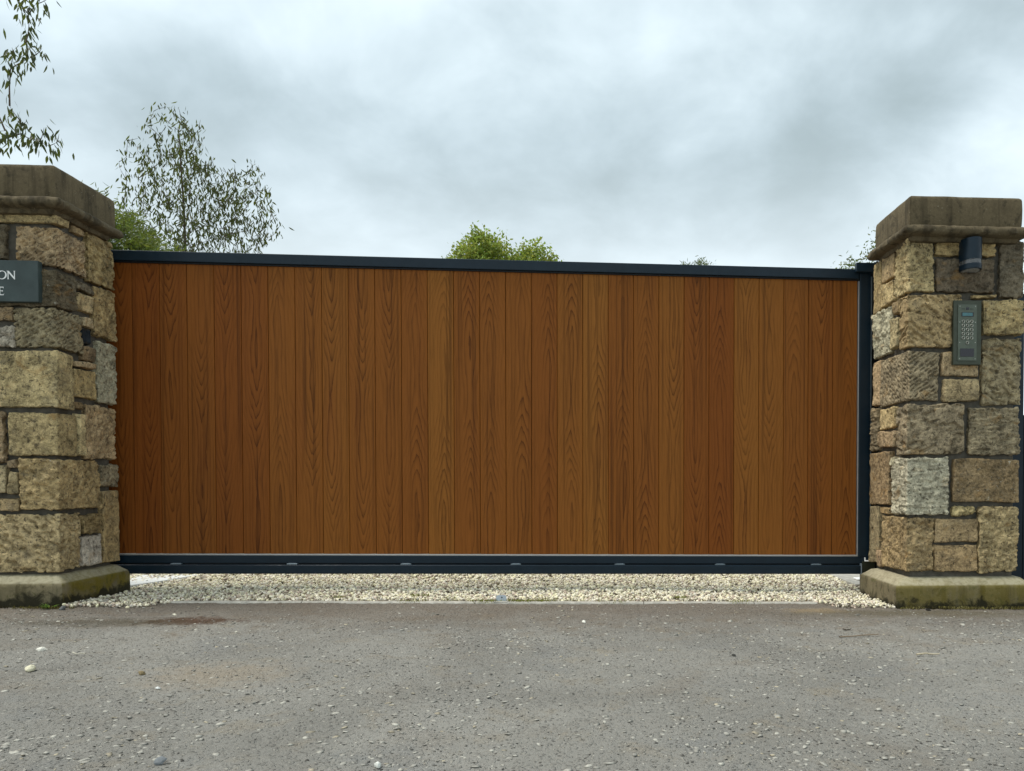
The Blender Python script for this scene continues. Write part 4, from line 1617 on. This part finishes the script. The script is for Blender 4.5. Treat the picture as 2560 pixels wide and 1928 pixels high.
def eucalyptus(label, foot, trunk, poly, yc, ydep, ntips, leaves_per_m, Ls, Ws, seed, colr, extra_tips=(), droop=1.0, twig=0.55, min_d=0.22, trunk_r=0.05, spread=0.045, extra_n=None):
    global rng
    rs = np.random.default_rng(seed)
    t = thing('eucalyptus_tree', label, 'tree', foot)
    f = np.array(foot)
    xs = [p[0] for p in poly]
    zs = [p[1] for p in poly]
    tips = [np.array(e, float) for e in extra_tips]
    tries = 0
    while len(tips) < ntips + len(extra_tips) and tries < 60000:
        tries += 1
        x, z = rs.uniform(min(xs), max(xs)), rs.uniform(min(zs), max(zs))
        if not in_poly(x, z, poly):
            continue
        p = np.array([x, yc + rs.uniform(-ydep, ydep), z])
        if tips and min(np.linalg.norm(p - q) for q in tips) < min_d:
            continue
        tips.append(p)
    br = grow(trunk, tips, wob=0.05)
    parts = []
    H = trunk[-1][2] - trunk[0][2]
    for i, b in enumerate(br):
        n = len(b)
        if i == 0:
            rad = [trunk_r * (1 - 0.9 * k / (n - 1)) + 0.004 for k in range(n)]
            parts.append(tube(b, rad, 8))
        else:
            ln = sum(np.linalg.norm(b[k + 1] - b[k]) for k in range(n - 1))
            r0 = min(0.004 + 0.009 * ln, 0.022)
            parts.append(tube(b, [r0 * (1 - 0.75 * k / (n - 1)) for k in range(n)], 5))
    V, F, _ = merge(parts)
    link('trunk', np_mesh('trunk', V - f, F), M['bark'], t)
    bases, dirs = [], []
    for b in br[1:]:
        b = np.array(b)
        seglen = np.linalg.norm(np.diff(b, axis=0), axis=1)
        tot = seglen.sum()
        start = max(0.0, tot - twig)
        n = max(4, int((tot - start) * leaves_per_m))
        for s in rs.uniform(start, tot, n):
            k = min(int(np.searchsorted(np.cumsum(seglen), s)), len(seglen) - 1)
            s0 = s - (np.cumsum(seglen)[k] - seglen[k])
            p = b[k] + (b[k + 1] - b[k]) * (s0 / seglen[k])
            bases.append(p + rs.normal(0, spread, 3))
            out = (b[k + 1] - b[k]) / seglen[k]
            dirs.append(out * 0.25 * rs.random() + np.array([rs.normal(0, .30), rs.normal(0, .30), -droop * rs.uniform(0.5, 1.3)]))
    n = len(bases)
    cols = np.array(colr)[None] * rs.uniform(0.55, 1.5, (n, 1))
    cols[:, 0] *= rs.uniform(0.8, 1.35, n)
    V, F, C = leaf_quads(np.array(bases), np.array(dirs), rs.uniform(*Ls, n), rs.uniform(*Ws, n), rs.normal(size=(n, 3)), cols, 0.2)
    link('crown', np_mesh('crown', V - f, F, False, C), M['leaf'], t)
    return t


EUC_POLY = [(-7.45, 4.0), (-7.28, 4.75), (-7.33, 5.25), (-7.32, 5.95), (-7.18, 6.10), (-6.95, 6.25), (-6.72, 6.62), (-6.5, 6.78), (-6.15, 6.55), (-6.02, 6.2),
            (-5.95, 5.75), (-5.6, 5.85), (-5.35, 5.75), (-5.05, 5.9), (-4.85, 5.55), (-4.95, 4.95), (-5.1, 4.6), (-5.0, 4.0)]
EUC_POLY = [(-6.08 + (x + 6.10) * 0.87, z - 0.15 if z > 4.6 else z) for x, z in EUC_POLY]
eucalyptus('tall airy eucalyptus tree with hanging leaves behind the left of the gate', (-6.38, 13.0, 0.0),
           [(-6.38, 13, 0), (-6.40, 13.02, 1.2), (-6.36, 12.98, 2.4), (-6.40, 13, 3.4), (-6.38, 13.0, 4.3), (-6.40, 13.0, 5.1), (-6.44, 13.0, 5.8), (-6.46, 13, 6.25)],
           EUC_POLY, 13.0, 0.55, 560, 54, (0.065, 0.115), (0.018, 0.029), 5, (0.024, 0.031, 0.014),
           extra_tips=[(-6.47, 13.0, 6.70), (-6.17, 13.1, 6.55), (-6.68, 12.9, 6.48), (-7.05, 13.0, 5.98), (-5.05, 13.0, 5.45), (-5.60, 13, 5.80), (-5.22, 13, 5.80), (-5.88, 13, 5.5), (-6.88, 13, 6.22)], min_d=0.09, spread=0.055, twig=0.42, trunk_r=0.034, droop=0.8)

# overhanging tree at the left edge: stands outside the frame, three sprays reach in
BR_POLY = [(-8.3, 4.2), (-8.4, 6.5), (-7.4, 7.6), (-6.5, 7.2), (-6.15, 6.3), (-6.12, 5.2), (-6.15, 4.4), (-6.8, 4.0)]
eucalyptus('eucalyptus tree at the left edge with sprays hanging over the left pillar', (-7.3, 8.3, 0.0),
           [(-7.3, 8.3, 0), (-7.28, 8.3, 1.5), (-7.2, 8.25, 3.0), (-7.1, 8.2, 4.2), (-7.05, 8.15, 5.2), (-7.0, 8.1, 6.2), (-7.0, 8.1, 7.0)],
           BR_POLY, 8.1, 0.7, 60, 120, (0.065, 0.10), (0.019, 0.029), 9, (0.021, 0.032, 0.014),
           extra_tips=[(-5.52, 8.0, 5.46), (-5.32, 8.0, 5.36), (-5.20, 8.0, 5.42), (-5.42, 8.05, 5.28),
                       (-5.55, 8.0, 4.93), (-5.42, 8.0, 4.98), (-5.27, 8.0, 4.93), (-5.50, 7.95, 4.86), (-5.38, 8.05, 4.88),
                       (-5.58, 8.0, 4.36), (-5.42, 8.0, 4.22), (-5.26, 8.0, 4.16), (-5.12, 8.0, 4.10), (-5.50, 8.02, 4.10), (-5.32, 7.95, 4.02), (-5.22, 8.0, 3.98), (-5.14, 8.0, 4.02), (-5.48, 8.0, 4.22)],
           twig=0.30, min_d=0.35, spread=0.05)


def bush(name, label, foot, trunk, poly, yc, ydep, ntips, per_tip, Ls, Ws, seed, colr, cluster=0.10, up=0.4, cat='tree', min_d=0.16):
    rs = np.random.default_rng(seed)
    t = thing(name, label, cat, foot)
    f = np.array(foot)
    xs = [p[0] for p in poly]
    zs = [p[1] for p in poly]
    tips = []
    tries = 0
    while len(tips) < ntips and tries < 60000:
        tries += 1
        x, z = rs.uniform(min(xs), max(xs)), rs.uniform(min(zs), max(zs))
        if not in_poly(x, z, poly):
            continue
        p = np.array([x, yc + rs.uniform(-ydep, ydep), z])
        if tips and min(np.linalg.norm(p - q) for q in tips) < min_d:
            continue
        tips.append(p)
    br = grow(trunk, tips, wob=0.06)
    parts = []
    for i, b in enumerate(br):
        n = len(b)
        if i == 0:
            parts.append(tube(b, [0.07 * (1 - 0.8 * k / (n - 1)) + 0.004 for k in range(n)], 7))
        else:
            ln = sum(np.linalg.norm(b[k + 1] - b[k]) for k in range(n - 1))
            r0 = min(0.004 + 0.006 * ln, 0.025)
            parts.append(tube(b, [r0 * (1 - 0.75 * k / (n - 1)) for k in range(n)], 5))
    V, F, _ = merge(parts)
    link('trunk', np_mesh('trunk', V - f, F), M['bark'], t)
    bases, dirs = [], []
    for b in br[1:]:
        b = np.array(b)
        tip = b[-1]
        back = b[max(0, len(b) - 4)]
        for k in range(per_tip):
            s = rs.random()
            p = tip + (back - tip) * s * 0.8 + rs.normal(0, cluster, 3)
            bases.append(p)
            dirs.append(rs.normal(0, 1, 3) * np.array([1, 1, 0.6]) + np.array([0, 0, up]))
    n = len(bases)
    cols = np.array(colr)[None] * rs.uniform(0.55, 1.5, (n, 1))
    cols[:, 0] *= rs.uniform(0.75, 1.25, n)
    V, F, C = leaf_quads(np.array(bases), np.array(dirs), rs.uniform(*Ls, n), rs.uniform(*Ws, n), rs.normal(size=(n, 3)), cols, 0.25)
    link('crown', np_mesh('crown', V - f, F, False, C), M['leaf'], t)
    return t


bush('broadleaf_tree', 'light green rounded treetop showing above the middle of the gate', (-1.5, 14.0, -0.02),
     [(-1.5, 14, 0), (-1.48, 14, 1.2), (-1.52, 14, 2.4), (-1.5, 14, 3.4), (-1.52, 14, 4.2)],
     [(-2.35, 4.0), (-2.42, 4.55), (-2.15, 4.74), (-1.98, 4.93), (-1.72, 5.06), (-1.52, 4.97), (-1.3, 4.86), (-1.12, 4.80), (-0.95, 4.80), (-0.80, 4.92), (-0.64, 4.78), (-0.46, 4.68), (-0.38, 4.55), (-0.45, 4.0)],
     14.0, 0.6, 230, 72, (0.04, 0.068), (0.024, 0.04), 21, (0.285, 0.345, 0.068), cluster=0.066, min_d=0.115)
bush('conifer_tree', 'dense dark green tree behind the left pillar cap', (-5.55, 10.0, 0.02),
     [(-5.75, 10, 0), (-5.75, 10, 1.2), (-5.75, 10, 2.2), (-5.72, 10, 3.0)],
     [(-6.6, 2.9), (-6.5, 3.9), (-6.0, 4.10), (-5.72, 4.08), (-5.60, 3.98), (-5.42, 3.80), (-5.22, 3.62), (-4.98, 3.50), (-4.80, 3.30), (-4.9, 2.9)],
     10.0, 0.5, 230, 110, (0.06, 0.10), (0.009, 0.018), 33, (0.095, 0.125, 0.026), cluster=0.07, up=0.2, min_d=0.14)
bush('small_conifer', 'tiny dark green treetop just above the gate, right of middle', (2.1, 14.0, -0.05),
     [(2.1, 14, 0), (2.1, 14, 1.5), (2.08, 14, 3.0), (2.1, 14, 4.0)],
     [(1.7, 3.9), (1.84, 4.60), (2.0, 4.57), (2.12, 4.62), (2.30, 4.72), (2.36, 4.62), (2.34, 3.9)],
     14.0, 0.25, 46, 50, (0.05, 0.08), (0.010, 0.018), 41, (0.060, 0.085, 0.026), cluster=0.05, up=1.2, min_d=0.12)
bush('shrubby_tree', 'grey-green treetop beside the right pillar cap', (4.55, 12.0, -0.08),
     [(4.6, 12, 0), (4.6, 12, 1.2), (4.58, 12, 2.3), (4.6, 12, 3.3)],
     [(3.85, 3.5), (3.98, 3.98), (4.15, 4.12), (4.35, 4.28), (4.50, 4.40), (4.66, 4.62), (5.0, 4.6), (5.3, 4.0), (5.2, 3.5)],
     12.0, 0.5, 80, 20, (0.045, 0.075), (0.018, 0.028), 51, (0.085, 0.105, 0.048), cluster=0.075, min_d=0.15)
